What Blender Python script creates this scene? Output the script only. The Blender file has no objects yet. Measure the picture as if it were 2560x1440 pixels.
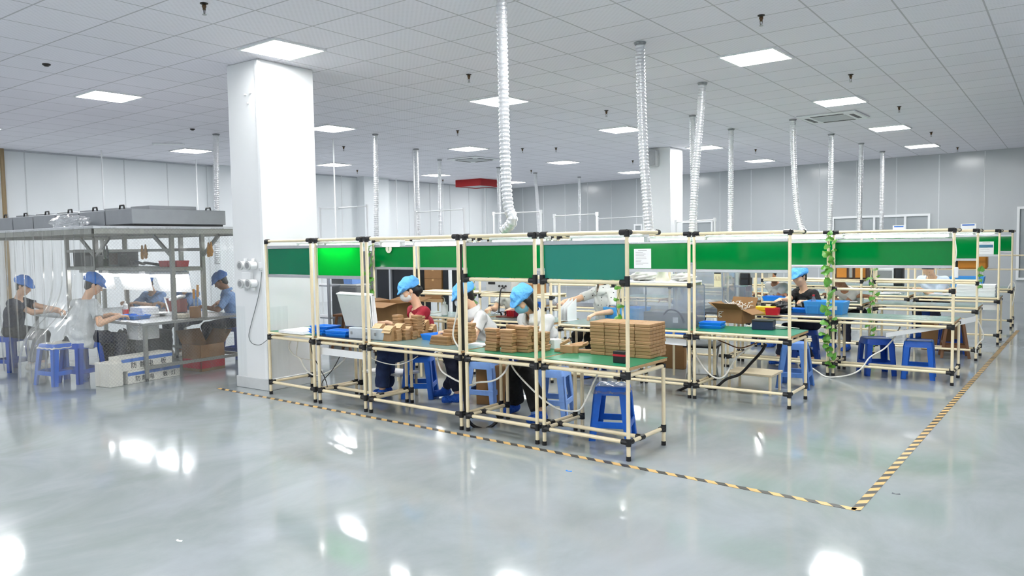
import bpy, math, random
import numpy as np
from mathutils import Vector, Matrix
random.seed(7); RNG = np.random.RandomState(5)
scene = bpy.context.scene
COL = scene.collection
PI = math.pi

# ------------------------------------------------------------------ camera
FPX, YAW, PITCH, ROLL = 1930.9, 0.629658, -0.058152, -0.016594
CAM = np.array([3.1858, -9.6504, 1.7169])
HC = 3.917                                   # ceiling height
def _basis():
    f = np.array([-math.sin(YAW)*math.cos(PITCH), math.cos(YAW)*math.cos(PITCH), math.sin(PITCH)])
    r = np.array([math.cos(YAW), math.sin(YAW), 0.0]); u = np.cross(r, f)
    return f, math.cos(ROLL)*r+math.sin(ROLL)*u, -math.sin(ROLL)*r+math.cos(ROLL)*u
CF, CR, CU = _basis()
cd = bpy.data.cameras.new('camera'); cam = bpy.data.objects.new('camera', cd); COL.objects.link(cam)
cd.sensor_width = 36.0; cd.lens = FPX/2560*36.0; cd.clip_end = 200
cam.matrix_world = Matrix(((CR[0], CU[0], -CF[0], CAM[0]), (CR[1], CU[1], -CF[1], CAM[1]),
                           (CR[2], CU[2], -CF[2], CAM[2]), (0, 0, 0, 1)))
scene.camera = cam
# ------------------------------------------------------------------ world, exposure
w = bpy.data.worlds.new('world'); scene.world = w; w.use_nodes = True
w.node_tree.nodes['Background'].inputs[0].default_value = (.8, .9, 1, 1)
w.node_tree.nodes['Background'].inputs[1].default_value = 0.25
scene.view_settings.view_transform = 'Standard'
scene.view_settings.look = 'None'
scene.view_settings.exposure = EXPOSURE = 0.0
scene.view_settings.gamma = 1.0
LAMP_W = 59.0      # radiance of the ceiling panels
TUBE_W = 30.0       # radiance of the bench tubes
try:
    scene.cycles.use_denoising = True
    scene.cycles.denoiser = 'OPENIMAGEDENOISE'
    scene.cycles.max_bounces = 9; scene.cycles.diffuse_bounces = 4
    scene.cycles.glossy_bounces = 4; scene.cycles.transparent_max_bounces = 16
    scene.cycles.transmission_bounces = 6
    scene.cycles.caustics_reflective = False; scene.cycles.caustics_refractive = False
except Exception:
    pass

def ray(x, y): return CF + CR*(x-1280)/FPX - CU*(y-720)/FPX
def at(x, y, z=0.0): d = ray(x, y); return CAM + (z-CAM[2])/d[2]*d        # pixel to a point at height z
def atY(x, y, Y): d = ray(x, y); return CAM + (Y-CAM[1])/d[1]*d           # ... on a plane of constant Y
def atX(x, y, X): d = ray(x, y); return CAM + (X-CAM[0])/d[0]*d           # ... on a plane of constant X
def V3(*a): return np.array(a, float)

# ------------------------------------------------------------------ materials
MAT = {}
def srgb(c):
    return tuple((v/255/12.92 if v/255 <= .04045 else ((v/255+.055)/1.055)**2.4) for v in c)
def mat(name, c=(200, 200, 200), rough=.5, metal=0., emit=0., noise=.04, scale=30., trans=0., alpha=1., coat=0., bump=0., spec=None, two=None, stretch=None):
    if name in MAT: return MAT[name]
    m = bpy.data.materials.new(name); m.use_nodes = True
    nt = m.node_tree; N = nt.nodes; L = nt.links; b = N['Principled BSDF']
    col = srgb(c)
    tc = N.new('ShaderNodeTexCoord'); nz = N.new('ShaderNodeTexNoise'); nz.inputs['Scale'].default_value = scale
    nz.inputs['Detail'].default_value = 3
    src = tc.outputs['Object']
    if stretch:
        mp = N.new('ShaderNodeMapping'); mp.inputs['Scale'].default_value = stretch
        L.new(src, mp.inputs[0]); src = mp.outputs[0]
    L.new(src, nz.inputs['Vector'])
    mx = N.new('ShaderNodeMix'); mx.data_type = 'RGBA'
    lo = srgb(two) if two else tuple(max(0, v*(1-noise*2.5)) for v in col)
    hi = col if two else tuple(min(1, v*(1+noise*2.5)) for v in col)
    mx.inputs['A'].default_value = (*lo, 1); mx.inputs['B'].default_value = (*hi, 1)
    L.new(nz.outputs['Fac'], mx.inputs['Factor']); L.new(mx.outputs['Result'], b.inputs['Base Color'])
    b.inputs['Roughness'].default_value = rough; b.inputs['Metallic'].default_value = metal
    if spec is not None: b.inputs['Specular IOR Level'].default_value = spec
    if coat: b.inputs['Coat Weight'].default_value = coat; b.inputs['Coat Roughness'].default_value = .08
    if trans: b.inputs['Transmission Weight'].default_value = trans
    if alpha < 1: b.inputs['Alpha'].default_value = alpha
    if emit:
        L.new(mx.outputs['Result'], b.inputs['Emission Color']); b.inputs['Emission Strength'].default_value = emit
    if bump:
        bp = N.new('ShaderNodeBump'); bp.inputs['Strength'].default_value = min(1, bump*1.3); bp.inputs['Distance'].default_value = .035
        L.new(nz.outputs['Fac'], bp.inputs['Height']); L.new(bp.outputs[0], b.inputs['Normal'])
    MAT[name] = m
    return m

def sheet_mat(name, tint=(235, 240, 245), haze=.2, gloss=.1, streak=(14, 14, 1.2), mesh=False, rough=.12):
    """clear plastic sheet: see-through with a milky streaked haze and a gloss"""
    if name in MAT: return MAT[name]
    m = bpy.data.materials.new(name); m.use_nodes = True
    nt = m.node_tree; N = nt.nodes; L = nt.links
    out = N['Material Output']; N.remove(N['Principled BSDF'])
    t = N.new('ShaderNodeBsdfTransparent'); d = N.new('ShaderNodeBsdfDiffuse'); g = N.new('ShaderNodeBsdfGlossy')
    tl = N.new('ShaderNodeBsdfTranslucent')
    c = (*srgb(tint), 1); d.inputs[0].default_value = c; tl.inputs[0].default_value = c
    t.inputs[0].default_value = (.97, .98, .98, 1); g.inputs['Roughness'].default_value = rough
    dm = N.new('ShaderNodeMixShader'); L.new(d.outputs[0], dm.inputs[1]); L.new(tl.outputs[0], dm.inputs[2])
    tc = N.new('ShaderNodeTexCoord'); mp = N.new('ShaderNodeMapping'); mp.inputs['Scale'].default_value = streak
    L.new(tc.outputs['Object'], mp.inputs[0]); nz = N.new('ShaderNodeTexNoise'); nz.inputs['Scale'].default_value = 1.6
    nz.inputs['Detail'].default_value = 5
    L.new(mp.outputs[0], nz.inputs['Vector'])
    rp = N.new('ShaderNodeMapRange'); rp.inputs['From Min'].default_value = .35; rp.inputs['From Max'].default_value = .75
    rp.inputs['To Min'].default_value = haze*.55; rp.inputs['To Max'].default_value = min(1, haze*2.1)
    L.new(nz.outputs['Fac'], rp.inputs[0])
    fac = rp.outputs[0]
    if mesh:
        w1 = N.new('ShaderNodeTexWave'); w1.bands_direction = 'DIAGONAL'; w1.inputs['Scale'].default_value = 14
        L.new(tc.outputs['Object'], w1.inputs[0])
        mp2 = N.new('ShaderNodeMapping'); mp2.inputs['Scale'].default_value = (1, 1, -1); L.new(tc.outputs['Object'], mp2.inputs[0])
        w2 = N.new('ShaderNodeTexWave'); w2.bands_direction = 'DIAGONAL'; w2.inputs['Scale'].default_value = 14
        L.new(mp2.outputs[0], w2.inputs[0])
        mxm = N.new('ShaderNodeMath'); mxm.operation = 'MAXIMUM'; L.new(w1.outputs['Fac'], mxm.inputs[0]); L.new(w2.outputs['Fac'], mxm.inputs[1])
        pw = N.new('ShaderNodeMath'); pw.operation = 'POWER'; pw.inputs[1].default_value = 6; L.new(mxm.outputs[0], pw.inputs[0])
        ml = N.new('ShaderNodeMath'); ml.operation = 'MULTIPLY_ADD'; ml.inputs[1].default_value = .16; L.new(pw.outputs[0], ml.inputs[0]); L.new(fac, ml.inputs[2])
        fac = ml.outputs[0]
    a = N.new('ShaderNodeMixShader'); L.new(fac, a.inputs[0]); L.new(t.outputs[0], a.inputs[1]); L.new(dm.outputs[0], a.inputs[2])
    fr = N.new('ShaderNodeLayerWeight'); fr.inputs[0].default_value = .5
    fp = N.new('ShaderNodeMath'); fp.operation = 'POWER'; fp.inputs[1].default_value = 4; L.new(fr.outputs['Facing'], fp.inputs[0])
    fm = N.new('ShaderNodeMath'); fm.operation = 'MULTIPLY_ADD'; fm.inputs[1].default_value = gloss*4; fm.inputs[2].default_value = gloss*.4; L.new(fp.outputs[0], fm.inputs[0]); fm.use_clamp = True
    b2 = N.new('ShaderNodeMixShader'); L.new(fm.outputs[0], b2.inputs[0]); L.new(a.outputs[0], b2.inputs[1]); L.new(g.outputs[0], b2.inputs[2])
    L.new(b2.outputs[0], out.inputs[0])
    MAT[name] = m
    return m

def panel_mat(name, c, tl=.35, rough=.12, coat=.0):
    """green see-into acrylic board: glossy front, lets some light through"""
    m = mat(name, c, rough=rough, noise=.02, scale=3)
    nt = m.node_tree; N = nt.nodes; L = nt.links; b = N['Principled BSDF']; out = N['Material Output']
    t = N.new('ShaderNodeBsdfTranslucent'); t.inputs[0].default_value = (*srgb(c), 1)
    mx = N.new('ShaderNodeMixShader'); mx.inputs[0].default_value = tl
    L.new(b.outputs[0], mx.inputs[1]); L.new(t.outputs[0], mx.inputs[2]); L.new(mx.outputs[0], out.inputs[0])
    return m

# ------------------------------------------------------------------ object helpers
MW = {}
def thing(name, label, cat, loc=(0, 0, 0), rotz=0., group=None):
    o = bpy.data.objects.new(name, None); COL.objects.link(o)
    o.empty_display_size = .1
    o.location = tuple(float(v) for v in loc); o.rotation_euler = (0, 0, rotz)
    o['label'] = label; o['category'] = cat
    if group: o['group'] = group
    MW[o.name] = Matrix.Translation(Vector(o.location)) @ Matrix.Rotation(rotz, 4, 'Z')
    return o
def tag(o, label, cat, group=None, kind=None):
    o['label'] = label; o['category'] = cat
    if group: o['group'] = group
    if kind: o['kind'] = kind
    return o
def dup(root, loc, rotz=0., label=None, group=None):
    r = root.copy(); COL.objects.link(r); r.location = tuple(float(v) for v in loc); r.rotation_euler = (0, 0, rotz)
    if label: r['label'] = label
    if group: r['group'] = group
    MW[r.name] = Matrix.Translation(Vector(r.location)) @ Matrix.Rotation(rotz, 4, 'Z')
    for ch in list(root.children):
        c = ch.copy(); COL.objects.link(c); c.parent = r
        for g in list(ch.children):
            d = g.copy(); COL.objects.link(d); d.parent = c
    return r

class MB:
    """collects shapes into one mesh; coordinates are world unless the parent frame is asked for"""
    def __init__(s): s.v = []; s.f = []
    def add(s, vs, fs):
        n = len(s.v); s.v += [tuple(map(float, p)) for p in vs]; s.f += [tuple(i+n for i in f) for f in fs]; return s
    def box(s, x0, x1, y0, y1, z0, z1, b=0.):
        return s.obox(((x0+x1)/2, (y0+y1)/2, (z0+z1)/2), (abs(x1-x0), abs(y1-y0), abs(z1-z0)), None, b)
    def obox(s, c, d, R=None, b=0.):
        c = np.array(c, float); h = np.array(d, float)/2
        b = min(b, h.min()*.95)
        if b <= 0:
            vs = [(sx*h[0], sy*h[1], sz*h[2]) for sx in (-1, 1) for sy in (-1, 1) for sz in (-1, 1)]
            fs = [(0, 1, 3, 2), (4, 6, 7, 5), (0, 4, 5, 1), (2, 3, 7, 6), (0, 2, 6, 4), (1, 5, 7, 3)]
        else:
            vs = []; ix = {}
            for sx in (-1, 1):
                for sy in (-1, 1):
                    for sz in (-1, 1):
                        for a in range(3):
                            sg = (sx, sy, sz)
                            p = [sg[k]*(h[k] if k == a else h[k]-b) for k in range(3)]
                            ix[(sx, sy, sz, a)] = len(vs); vs.append(tuple(p))
            fs = []
            q = [(-1, -1), (1, -1), (1, 1), (-1, 1)]
            def key(a, sa, u, su, v_, sv, which):
                g = [0, 0, 0]; g[a] = sa; g[u] = su; g[v_] = sv
                return ix[(*g, which)]
            for a in range(3):
                u, v_ = (a+1) % 3, (a+2) % 3
                for sa in (-1, 1):
                    f = [key(a, sa, u, su, v_, sv, a) for su, sv in q]
                    fs.append(tuple(f if sa > 0 else f[::-1]))
            for a in range(3):                       # edges along axis a
                u, v_ = (a+1) % 3, (a+2) % 3
                for su in (-1, 1):
                    for sv in (-1, 1):
                        A = key(a, -1, u, su, v_, sv, u); B = key(a, 1, u, su, v_, sv, u)
                        C_ = key(a, 1, u, su, v_, sv, v_); D = key(a, -1, u, su, v_, sv, v_)
                        f = (A, B, C_, D) if su*sv < 0 else (D, C_, B, A)
                        fs.append(f)
            for sx in (-1, 1):
                for sy in (-1, 1):
                    for sz in (-1, 1):
                        f = tuple(ix[(sx, sy, sz, a)] for a in range(3))
                        fs.append(f if sx*sy*sz > 0 else f[::-1])
        P = np.array(vs)
        if R is not None: P = P @ np.array(R).T
        return s.add(P+c, fs)
    def cyl(s, p0, p1, r, n=10, r1=None, caps=True):
        return s.tube([p0, p1], r, n, rs=[r, r if r1 is None else r1], caps=caps)
    def tube(s, pts, r, n=8, rs=None, caps=True, closed=False):
        pts = [np.array(p, float) for p in pts]; m = len(pts)
        if rs is None: rs = [r]*m
        rings = []; ref = None
        for i in range(m):
            if closed: t = pts[(i+1) % m]-pts[i-1]
            else: t = pts[min(i+1, m-1)]-pts[max(i-1, 0)]
            t = t/(np.linalg.norm(t)+1e-12)
            if ref is None:
                ref = np.cross(t, (0, 0, 1)) if abs(t[2]) < .9 else np.cross(t, (1, 0, 0))
            ref = ref-t*(ref@t); ref = ref/(np.linalg.norm(ref)+1e-12); bb = np.cross(t, ref)
            rings.append([pts[i]+rs[i]*(math.cos(2*PI*k/n)*ref+math.sin(2*PI*k/n)*bb) for k in range(n)])
        vs = [p for R_ in rings for p in R_]; fs = []
        for i in range(m if closed else m-1):
            j = (i+1) % m
            for k in range(n):
                fs.append((i*n+k, i*n+(k+1) % n, j*n+(k+1) % n, j*n+k))
        if caps and not closed:
            fs.append(tuple(range(n))[::-1]); fs.append(tuple((m-1)*n+k for k in range(n)))
        return s.add(vs, fs)
    def lathe(s, prof, c=(0, 0, 0), n=16, axis='z', R=None):
        vs = []; fs = []; m = len(prof)
        for r, z in prof:
            for k in range(n):
                a = 2*PI*k/n; vs.append((r*math.cos(a), r*math.sin(a), z))
        for i in range(m-1):
            for k in range(n): fs.append((i*n+k, i*n+(k+1) % n, (i+1)*n+(k+1) % n, (i+1)*n+k))
        fs.append(tuple(range(n))[::-1]); fs.append(tuple((m-1)*n+k for k in range(n)))
        P = np.array(vs)
        if R is not None: P = P @ np.array(R).T
        return s.add(P+np.array(c, float), fs)
    def prism(s, poly, z0, z1, R=None, c=(0, 0, 0)):
        n = len(poly); vs = [(x, y, z0) for x, y in poly]+[(x, y, z1) for x, y in poly]
        fs = [tuple(range(n))[::-1], tuple(range(n, 2*n))]+[(i, (i+1) % n, n+(i+1) % n, n+i) for i in range(n)]
        P = np.array(vs)
        if R is not None: P = P @ np.array(R).T
        return s.add(P+np.array(c, float), fs)
    def sheet(s, fn, nu, nv):
        vs = [fn(i/nu, j/nv) for i in range(nu+1) for j in range(nv+1)]
        fs = [(i*(nv+1)+j, (i+1)*(nv+1)+j, (i+1)*(nv+1)+j+1, i*(nv+1)+j+1) for i in range(nu) for j in range(nv)]
        return s.add(vs, fs)
    def build(s, name, m, parent=None, smooth=False, local=False, solid=0.):
        me = bpy.data.meshes.new(name)
        vs = np.array(s.v)
        if parent is not None and not local:
            M = np.array(MW[parent.name].inverted()); vs = vs @ M[:3, :3].T + M[:3, 3]
        me.from_pydata(vs.tolist(), [], s.f); me.update()
        me.materials.append(m if not isinstance(m, str) else MAT[m])
        if smooth:
            me.polygons.foreach_set('use_smooth', [True]*len(me.polygons))
        o = bpy.data.objects.new(name, me); COL.objects.link(o)
        if parent is not None:
            o.parent = parent; MW[o.name] = MW[parent.name]
        else: MW[o.name] = Matrix.Identity(4)
        if smooth and smooth != 'all':
            try: me.set_sharp_from_angle(angle=math.radians(40))
            except Exception: pass
        if solid:
            md = o.modifiers.new('solid', 'SOLIDIFY'); md.thickness = solid
        return o
def rotz(a): c, s = math.cos(a), math.sin(a); return np.array([[c, -s, 0], [s, c, 0], [0, 0, 1.]])
def rotx(a): c, s = math.cos(a), math.sin(a); return np.array([[1, 0, 0], [0, c, -s], [0, s, c]])
def roty(a): c, s = math.cos(a), math.sin(a); return np.array([[c, 0, s], [0, 1, 0], [-s, 0, c]])
def struct(name, mb, m, **k):
    o = mb.build(name, m, **k); o['kind'] = 'structure'; return o
def lettering(txt, size, M, name, m, parent, depth=.0008, align='CENTER'):
    """raised lettering: a text outline turned into a mesh part"""
    cu = bpy.data.curves.new('tx', 'FONT'); cu.body = txt; cu.size = size; cu.extrude = depth
    cu.align_x = align; cu.align_y = 'CENTER'
    o = bpy.data.objects.new('tx', cu); COL.objects.link(o)
    dg = bpy.context.evaluated_depsgraph_get(); dg.update()
    me = bpy.data.meshes.new_from_object(o.evaluated_get(dg))
    bpy.data.objects.remove(o); bpy.data.curves.remove(cu)
    if len(me.vertices) == 0: return None
    me.materials.clear(); me.materials.append(m)
    Mx = (MW[parent.name].inverted() if parent else Matrix.Identity(4)) @ M
    me.transform(Mx)
    o = bpy.data.objects.new(name, me); COL.objects.link(o)
    if parent: o.parent = parent
    return o
def frame(o, x, y):
    """matrix whose x,y axes are the given directions, at o"""
    x = Vector(x).normalized(); y = Vector(y).normalized(); z = x.cross(y)
    return Matrix(((x[0], y[0], z[0], o[0]), (x[1], y[1], z[1], o[1]), (x[2], y[2], z[2], o[2]), (0, 0, 0, 1)))
def spline(pts, n=8):
    """Catmull-Rom through points"""
    P = [np.array(p, float) for p in pts]; P = [2*P[0]-P[1]]+P+[2*P[-1]-P[-2]]; out = []
    for i in range(1, len(P)-2):
        for k in range(n):
            t = k/n; a, b, c, d = P[i-1:i+3]
            out.append(.5*((2*b)+(c-a)*t+(2*a-5*b+4*c-d)*t*t+(3*b-3*c+d-a)*t**3))
    out.append(P[-2]); return out
# ================================================================== room shell
M_white = mat('white_paint', (244, 246, 247), .5, noise=.01, scale=2)
M_wallp = mat('wall_panel_white', (238, 242, 244), .34, noise=.01, scale=1.2)
M_grey = mat('grey_plastic', (150, 153, 156), .45)
M_black = mat('black_plastic', (26, 26, 28), .42, noise=.1)
M_steel = mat('stainless_steel', (176, 178, 178), .32, metal=.85, noise=.05, scale=9)
M_alu = mat('aluminium', (196, 199, 204), .38, metal=.55, noise=.03)
M_cream = mat('cream_coated_pipe', (248, 232, 196), .32, noise=.03, scale=14)
M_dkmetal = mat('dark_sprinkler_metal', (46, 42, 38), .4, metal=.4)

def floor_mat():
    m = mat('epoxy_floor', (172, 184, 184), .07, noise=.02, scale=.7)
    nt = m.node_tree; N = nt.nodes; L = nt.links; b = N['Principled BSDF']
    tc = N['Texture Coordinate']; mx = [n for n in N if n.type == 'MIX'][0]
    mp = N.new('ShaderNodeMapping'); mp.inputs['Scale'].default_value = (1.1, .75, 1); mp.inputs['Rotation'].default_value = (0, 0, .5)
    L.new(tc.outputs['Object'], mp.inputs[0])
    n1 = N.new('ShaderNodeTexNoise'); n1.inputs['Scale'].default_value = 1.1; n1.inputs['Detail'].default_value = 7; n1.inputs['Roughness'].default_value = .62
    n1.inputs['Distortion'].default_value = .6
    L.new(mp.outputs[0], n1.inputs['Vector'])
    r = N.new('ShaderNodeValToRGB'); e = r.color_ramp.elements
    e[0].position = .36; e[0].color = (*srgb((146, 154, 154)), 1); e[1].position = .66; e[1].color = (*srgb((164, 170, 174)), 1)
    L.new(n1.outputs['Fac'], r.inputs[0]); L.new(r.outputs[0], b.inputs['Base Color'])
    n2 = N.new('ShaderNodeTexNoise'); n2.inputs['Scale'].default_value = 3.2; n2.inputs['Detail'].default_value = 5; L.new(tc.outputs['Object'], n2.inputs['Vector'])
    bp = N.new('ShaderNodeBump'); bp.inputs['Strength'].default_value = .035; bp.inputs['Distance'].default_value = .02
    L.new(n2.outputs['Fac'], bp.inputs['Height']); L.new(bp.outputs[0], b.inputs['Normal'])
    mr = N.new('ShaderNodeMapRange'); mr.inputs['To Min'].default_value = .05; mr.inputs['To Max'].default_value = .13
    L.new(n1.outputs['Fac'], mr.inputs[0]); L.new(mr.outputs[0], b.inputs['Roughness'])
    b.inputs['IOR'].default_value = 1.5
    return m
def ceil_mat():
    m = mat('ceiling_tiles', (214, 216, 222), .7, noise=.01)
    nt = m.node_tree; N = nt.nodes; L = nt.links; b = N['Principled BSDF']
    tc = N['Texture Coordinate']; sx = N.new('ShaderNodeSeparateXYZ'); L.new(tc.outputs['Object'], sx.inputs[0])
    def M_(op, a, b_=None, c=None):
        n = N.new('ShaderNodeMath'); n.operation = op
        for i, v in enumerate((a, b_, c)):
            if v is None: continue
            if hasattr(v, 'links'): L.new(v, n.inputs[i])
            else: n.inputs[i].default_value = v
        return n.outputs[0]
    X, Y = sx.outputs[0], sx.outputs[1]
    u = M_('DIVIDE', M_('ADD', X, -.05+.342), .684)
    v = M_('MULTIPLY', M_('DIVIDE', M_('ADD', Y, M_('MULTIPLY_ADD', X, .042, .22)), M_('MULTIPLY_ADD', X, -.0275, 3.93)), 6.0)
    v = M_('ADD', v, .5)
    def edge(t):
        f = M_('FRACT', t); return M_('ABSOLUTE', M_('SUBTRACT', f, .5))
    line = M_('GREATER_THAN', M_('MAXIMUM', edge(u), edge(v)), .488)
    dots = M_('MULTIPLY', M_('SINE', M_('MULTIPLY', u, 2*PI*11)), M_('SINE', M_('MULTIPLY', v, 2*PI*11)))
    dots = M_('GREATER_THAN', dots, .25)
    wn = N.new('ShaderNodeTexWhiteNoise'); wn.noise_dimensions = '2D'
    cb = N.new('ShaderNodeCombineXYZ'); L.new(M_('FLOOR', u), cb.inputs[0]); L.new(M_('FLOOR', v), cb.inputs[1]); L.new(cb.outputs[0], wn.inputs[0])
    k = M_('MULTIPLY_ADD', dots, -.06, 1.0)
    k = M_('MULTIPLY', k, M_('MULTIPLY_ADD', wn.outputs['Value'], .03, .985))
    k = M_('MULTIPLY', k, M_('MULTIPLY_ADD', line, -.38, 1.0))
    mx = N.new('ShaderNodeMix'); mx.data_type = 'RGBA'; mx.blend_type = 'MULTIPLY'; mx.inputs['Factor'].default_value = 1
    mx.inputs['A'].default_value = (*srgb((244, 242, 250)), 1)
    cc = N.new('ShaderNodeCombineColor'); [L.new(k, cc.inputs[i]) for i in range(3)]
    L.new(cc.outputs[0], mx.inputs['B']); L.new(mx.outputs['Result'], b.inputs['Base Color'])
    return m
XL, XR, YF = -15.5, 8.5, -15.0
def yb(x): return 15.75-.108*(x+15.5)                 # the far wall is not quite square to the left one
struct('floor', MB().add([(XL, YF, 0), (XR, YF, 0), (XR, yb(XR), 0), (XL, yb(XL), 0), (XL, YF, -.2), (XR, YF, -.2), (XR, yb(XR), -.2), (XL, yb(XL), -.2)],
       [(0, 1, 2, 3), (7, 6, 5, 4), (0, 4, 5, 1), (1, 5, 6, 2), (2, 6, 7, 3), (3, 7, 4, 0)]), floor_mat())
struct('ceiling', MB().add([(XL, YF, HC), (XR, YF, HC), (XR, yb(XR), HC), (XL, yb(XL), HC), (XL, YF, HC+.2), (XR, YF, HC+.2), (XR, yb(XR), HC+.2), (XL, yb(XL), HC+.2)],
       [(3, 2, 1, 0), (4, 5, 6, 7), (0, 1, 5, 4), (1, 2, 6, 5), (2, 3, 7, 6), (3, 0, 4, 7)]), ceil_mat())
struct('wall_left', MB().box(XL-.2, XL, YF, yb(XL)+.3, 0, HC), M_wallp)
struct('wall_front', MB().box(XL, XR, YF-.2, YF, 0, HC), M_wallp)
struct('wall_right', MB().box(XR, XR+.2, YF, yb(XR)+.3, 0, HC), M_wallp)
M_back = mat('back_wall_steel_panel', (188, 193, 196), .2, noise=.012, scale=1.5)
bk = MB().add([(XL, yb(XL), 0), (XR, yb(XR), 0), (XR, yb(XR), HC), (XL, yb(XL), HC), (XL, yb(XL)+.2, 0), (XR, yb(XR)+.2, 0), (XR, yb(XR)+.2, HC), (XL, yb(XL)+.2, HC)],
       [(0, 1, 2, 3), (5, 4, 7, 6), (1, 5, 6, 2), (4, 0, 3, 7), (3, 2, 6, 7), (4, 5, 1, 0)])
struct('wall_back', bk, M_back)
# panel seams as thin cover strips
M_seam = mat('panel_seam', (214, 218, 220), .4)
sm = MB()
for k in range(-14, 9):
    x = k*1.06+.2
    sm.box(x-.012, x+.012, yb(x)-.006, yb(x)+.01, 0, HC-.02)
struct('trim_1', sm, M_seam)
sl = MB()
for y in (-12, -10.9, -9.8, -8.7, -7.6, -6.5, -5.4, -4.3, -3.2, -2.1, -1.0, .1, 1.2, 2.3, 3.4, 4.5, 5.6, 6.7, 7.8, 8.9, 10, 11.1, 12.2, 13.3, 14.4):
    sl.box(XL-.01, XL+.006, y-.012, y+.012, 0, HC-.02)
struct('trim_2', sl, M_seam)
struct('trim_3', MB().box(XL, XL+.03, YF, yb(XL), HC-.035, HC).box(XL, XR, YF, YF+.03, HC-.035, HC), M_alu)
# pilasters on the left wall
a = atX(527, 470, XL)[1]; b_ = atX(560, 470, XL)[1]
struct('trim_4', MB().box(XL, XL+.25, a+.05, a+.75, 0, HC), M_wallp)
a = atX(903, 470, XL)[1]
struct('trim_5', MB().box(XL, XL+.35, a-.2, a+.9, 0, HC), M_wallp)
# ---- the near square column and the far one
COLX0, COLX1, COLY0, COLY1 = -5.17, -4.555, -3.985, -3.17
M_colp = mat('column_paint', (238, 240, 241), .42, noise=.008, scale=2)
def column(name, label, x0, x1, y0, y1, scuff):
    t = thing(name, label, 'column', ((x0+x1)/2, (y0+y1)/2, 0))
    MB().box(x0, x1, y0, y1, .0, HC, .012).build('shaft', M_colp, t)
    MB().box(x0-.012, x1+.012, y0-.012, y1+.012, 0, .14, .006).build('plinth', mat('plinth_paint', (206, 209, 210), .5, noise=.05, scale=6), t)
    return t
c1 = column('column', 'large white square column left of the long front bench row', COLX0, COLX1, COLY0, COLY1, True)
MB().box(COLX1-.045, COLX1+.012, COLY0-.016, COLY0+.03, .14, HC-.02, .006).build('trunking', M_white, c1)
k = MB()
for (px, py) in ((615, 237), (628, 232), (622, 258)):
    p = atY(px, py, COLY0); k.cyl((p[0], COLY0-.03, p[2]), (p[0], COLY0+.01, p[2]), .009, 6)
k.build('hook', M_white, c1)
M_acrplate = sheet_mat('clear_guard_plate', haze=.03, gloss=.03)
MB().box(COLX1-.001, COLX1+.006, COLY0+.03, COLY0+.3, .15, 1.0).build('guard_plate', M_acrplate, c1)
MB().box(COLX0, COLX0+.2, COLY0-.006, COLY0+.001, .15, 1.0).build('guard_plate', M_acrplate, c1)
p2 = at(1675, 367, HC)
column('column', 'white square column far back in the middle of the room', p2[0]-.62, p2[0], p2[1], p2[1]+.72, False)

# ---- ceiling light panels
M_lamp = mat('lamp_panel_glow', (255, 255, 255), .5, emit=LAMP_W, noise=0)
M_frame = mat('lamp_frame_white', (240, 242, 244), .4)
def ceiling_light(p, label):
    x, y = p[0], p[1]
    t = thing('ceiling_light', label, 'ceiling light', (x, y, HC), -.045, 'square ceiling light panels')
    f = MB()
    for a0, a1, b0, b1 in ((-.345, .345, -.345, -.318), (-.345, .345, .318, .345), (-.345, -.318, -.318, .318), (.318, .345, -.318, .318)):
        f.box(a0, a1, b0, b1, -.022, -.001)
    f.build('frame', M_frame, t, local=True)
    MB().box(-.318, .318, -.318, .318, -.016, -.004).build('diffuser', M_lamp, t, local=True)
    return t
LPX = [((706, 122), 'lit square ceiling panel right above the near white column'),
       ((272, 239), 'lit square ceiling panel above the curtained booth, left of the column'),
       ((478, 376), 'lit square ceiling panel near the left wall, beside a hanging duct left of the column'),
       ((1248, 251), 'lit square ceiling panel crossed by the largest silver duct'),
       ((1171, 371), 'lit square ceiling panel just in front of the far air conditioner grille'),
       ((1408, 405), 'lit square ceiling panel right of the largest duct, midway back'),
       ((1553, 323), 'lit square ceiling panel whose right corner touches the second large duct'),
       ((1890, 141), 'largest lit ceiling panel on the right side of the room'),
       ((2100, 252), 'lit ceiling panel right in front of the near air conditioner'),
       ((2224, 319), 'third lit ceiling panel in the right hand line'),
       ((2305, 364), 'lit ceiling panel farthest back in the right hand line'),
       ((827, 320), 'lit ceiling panel half hidden by the right side of the near column'),
       ((836, 411), 'lit ceiling panel crossed by a thin white drop pipe right of the column'),
       ((1090, 437), 'small lit ceiling panel crossed by a thin duct near the far left corner'),
       ((1283, 455), 'small lit ceiling panel behind the large duct, right of the red box'),
       ((1579, 430), 'small lit ceiling panel touching the far column'),
       ((1762, 368), 'lit ceiling panel behind the pair of crossing ducts'),
       ((1900, 401), 'small lit ceiling panel farthest back right of the far column'),
       ((-65, 320), 'lit ceiling panel cut by the left edge of the view')]
for (q, lb) in LPX:
    ceiling_light(at(*q, HC), lb)
for (x, y) in ((.1, -4.2), (.1, -8.2), (-4, -8.2), (-8, -8.1), (-12.6, -8.1), (4.1, -8.2), (4.1, -4.2), (4.1, -.3), (.1, -12), (-4, -12), (4.1, -12), (-8, -12)):
    ceiling_light((x, y, HC), 'lit square ceiling panel above or behind the viewer, out of the picture')
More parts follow.
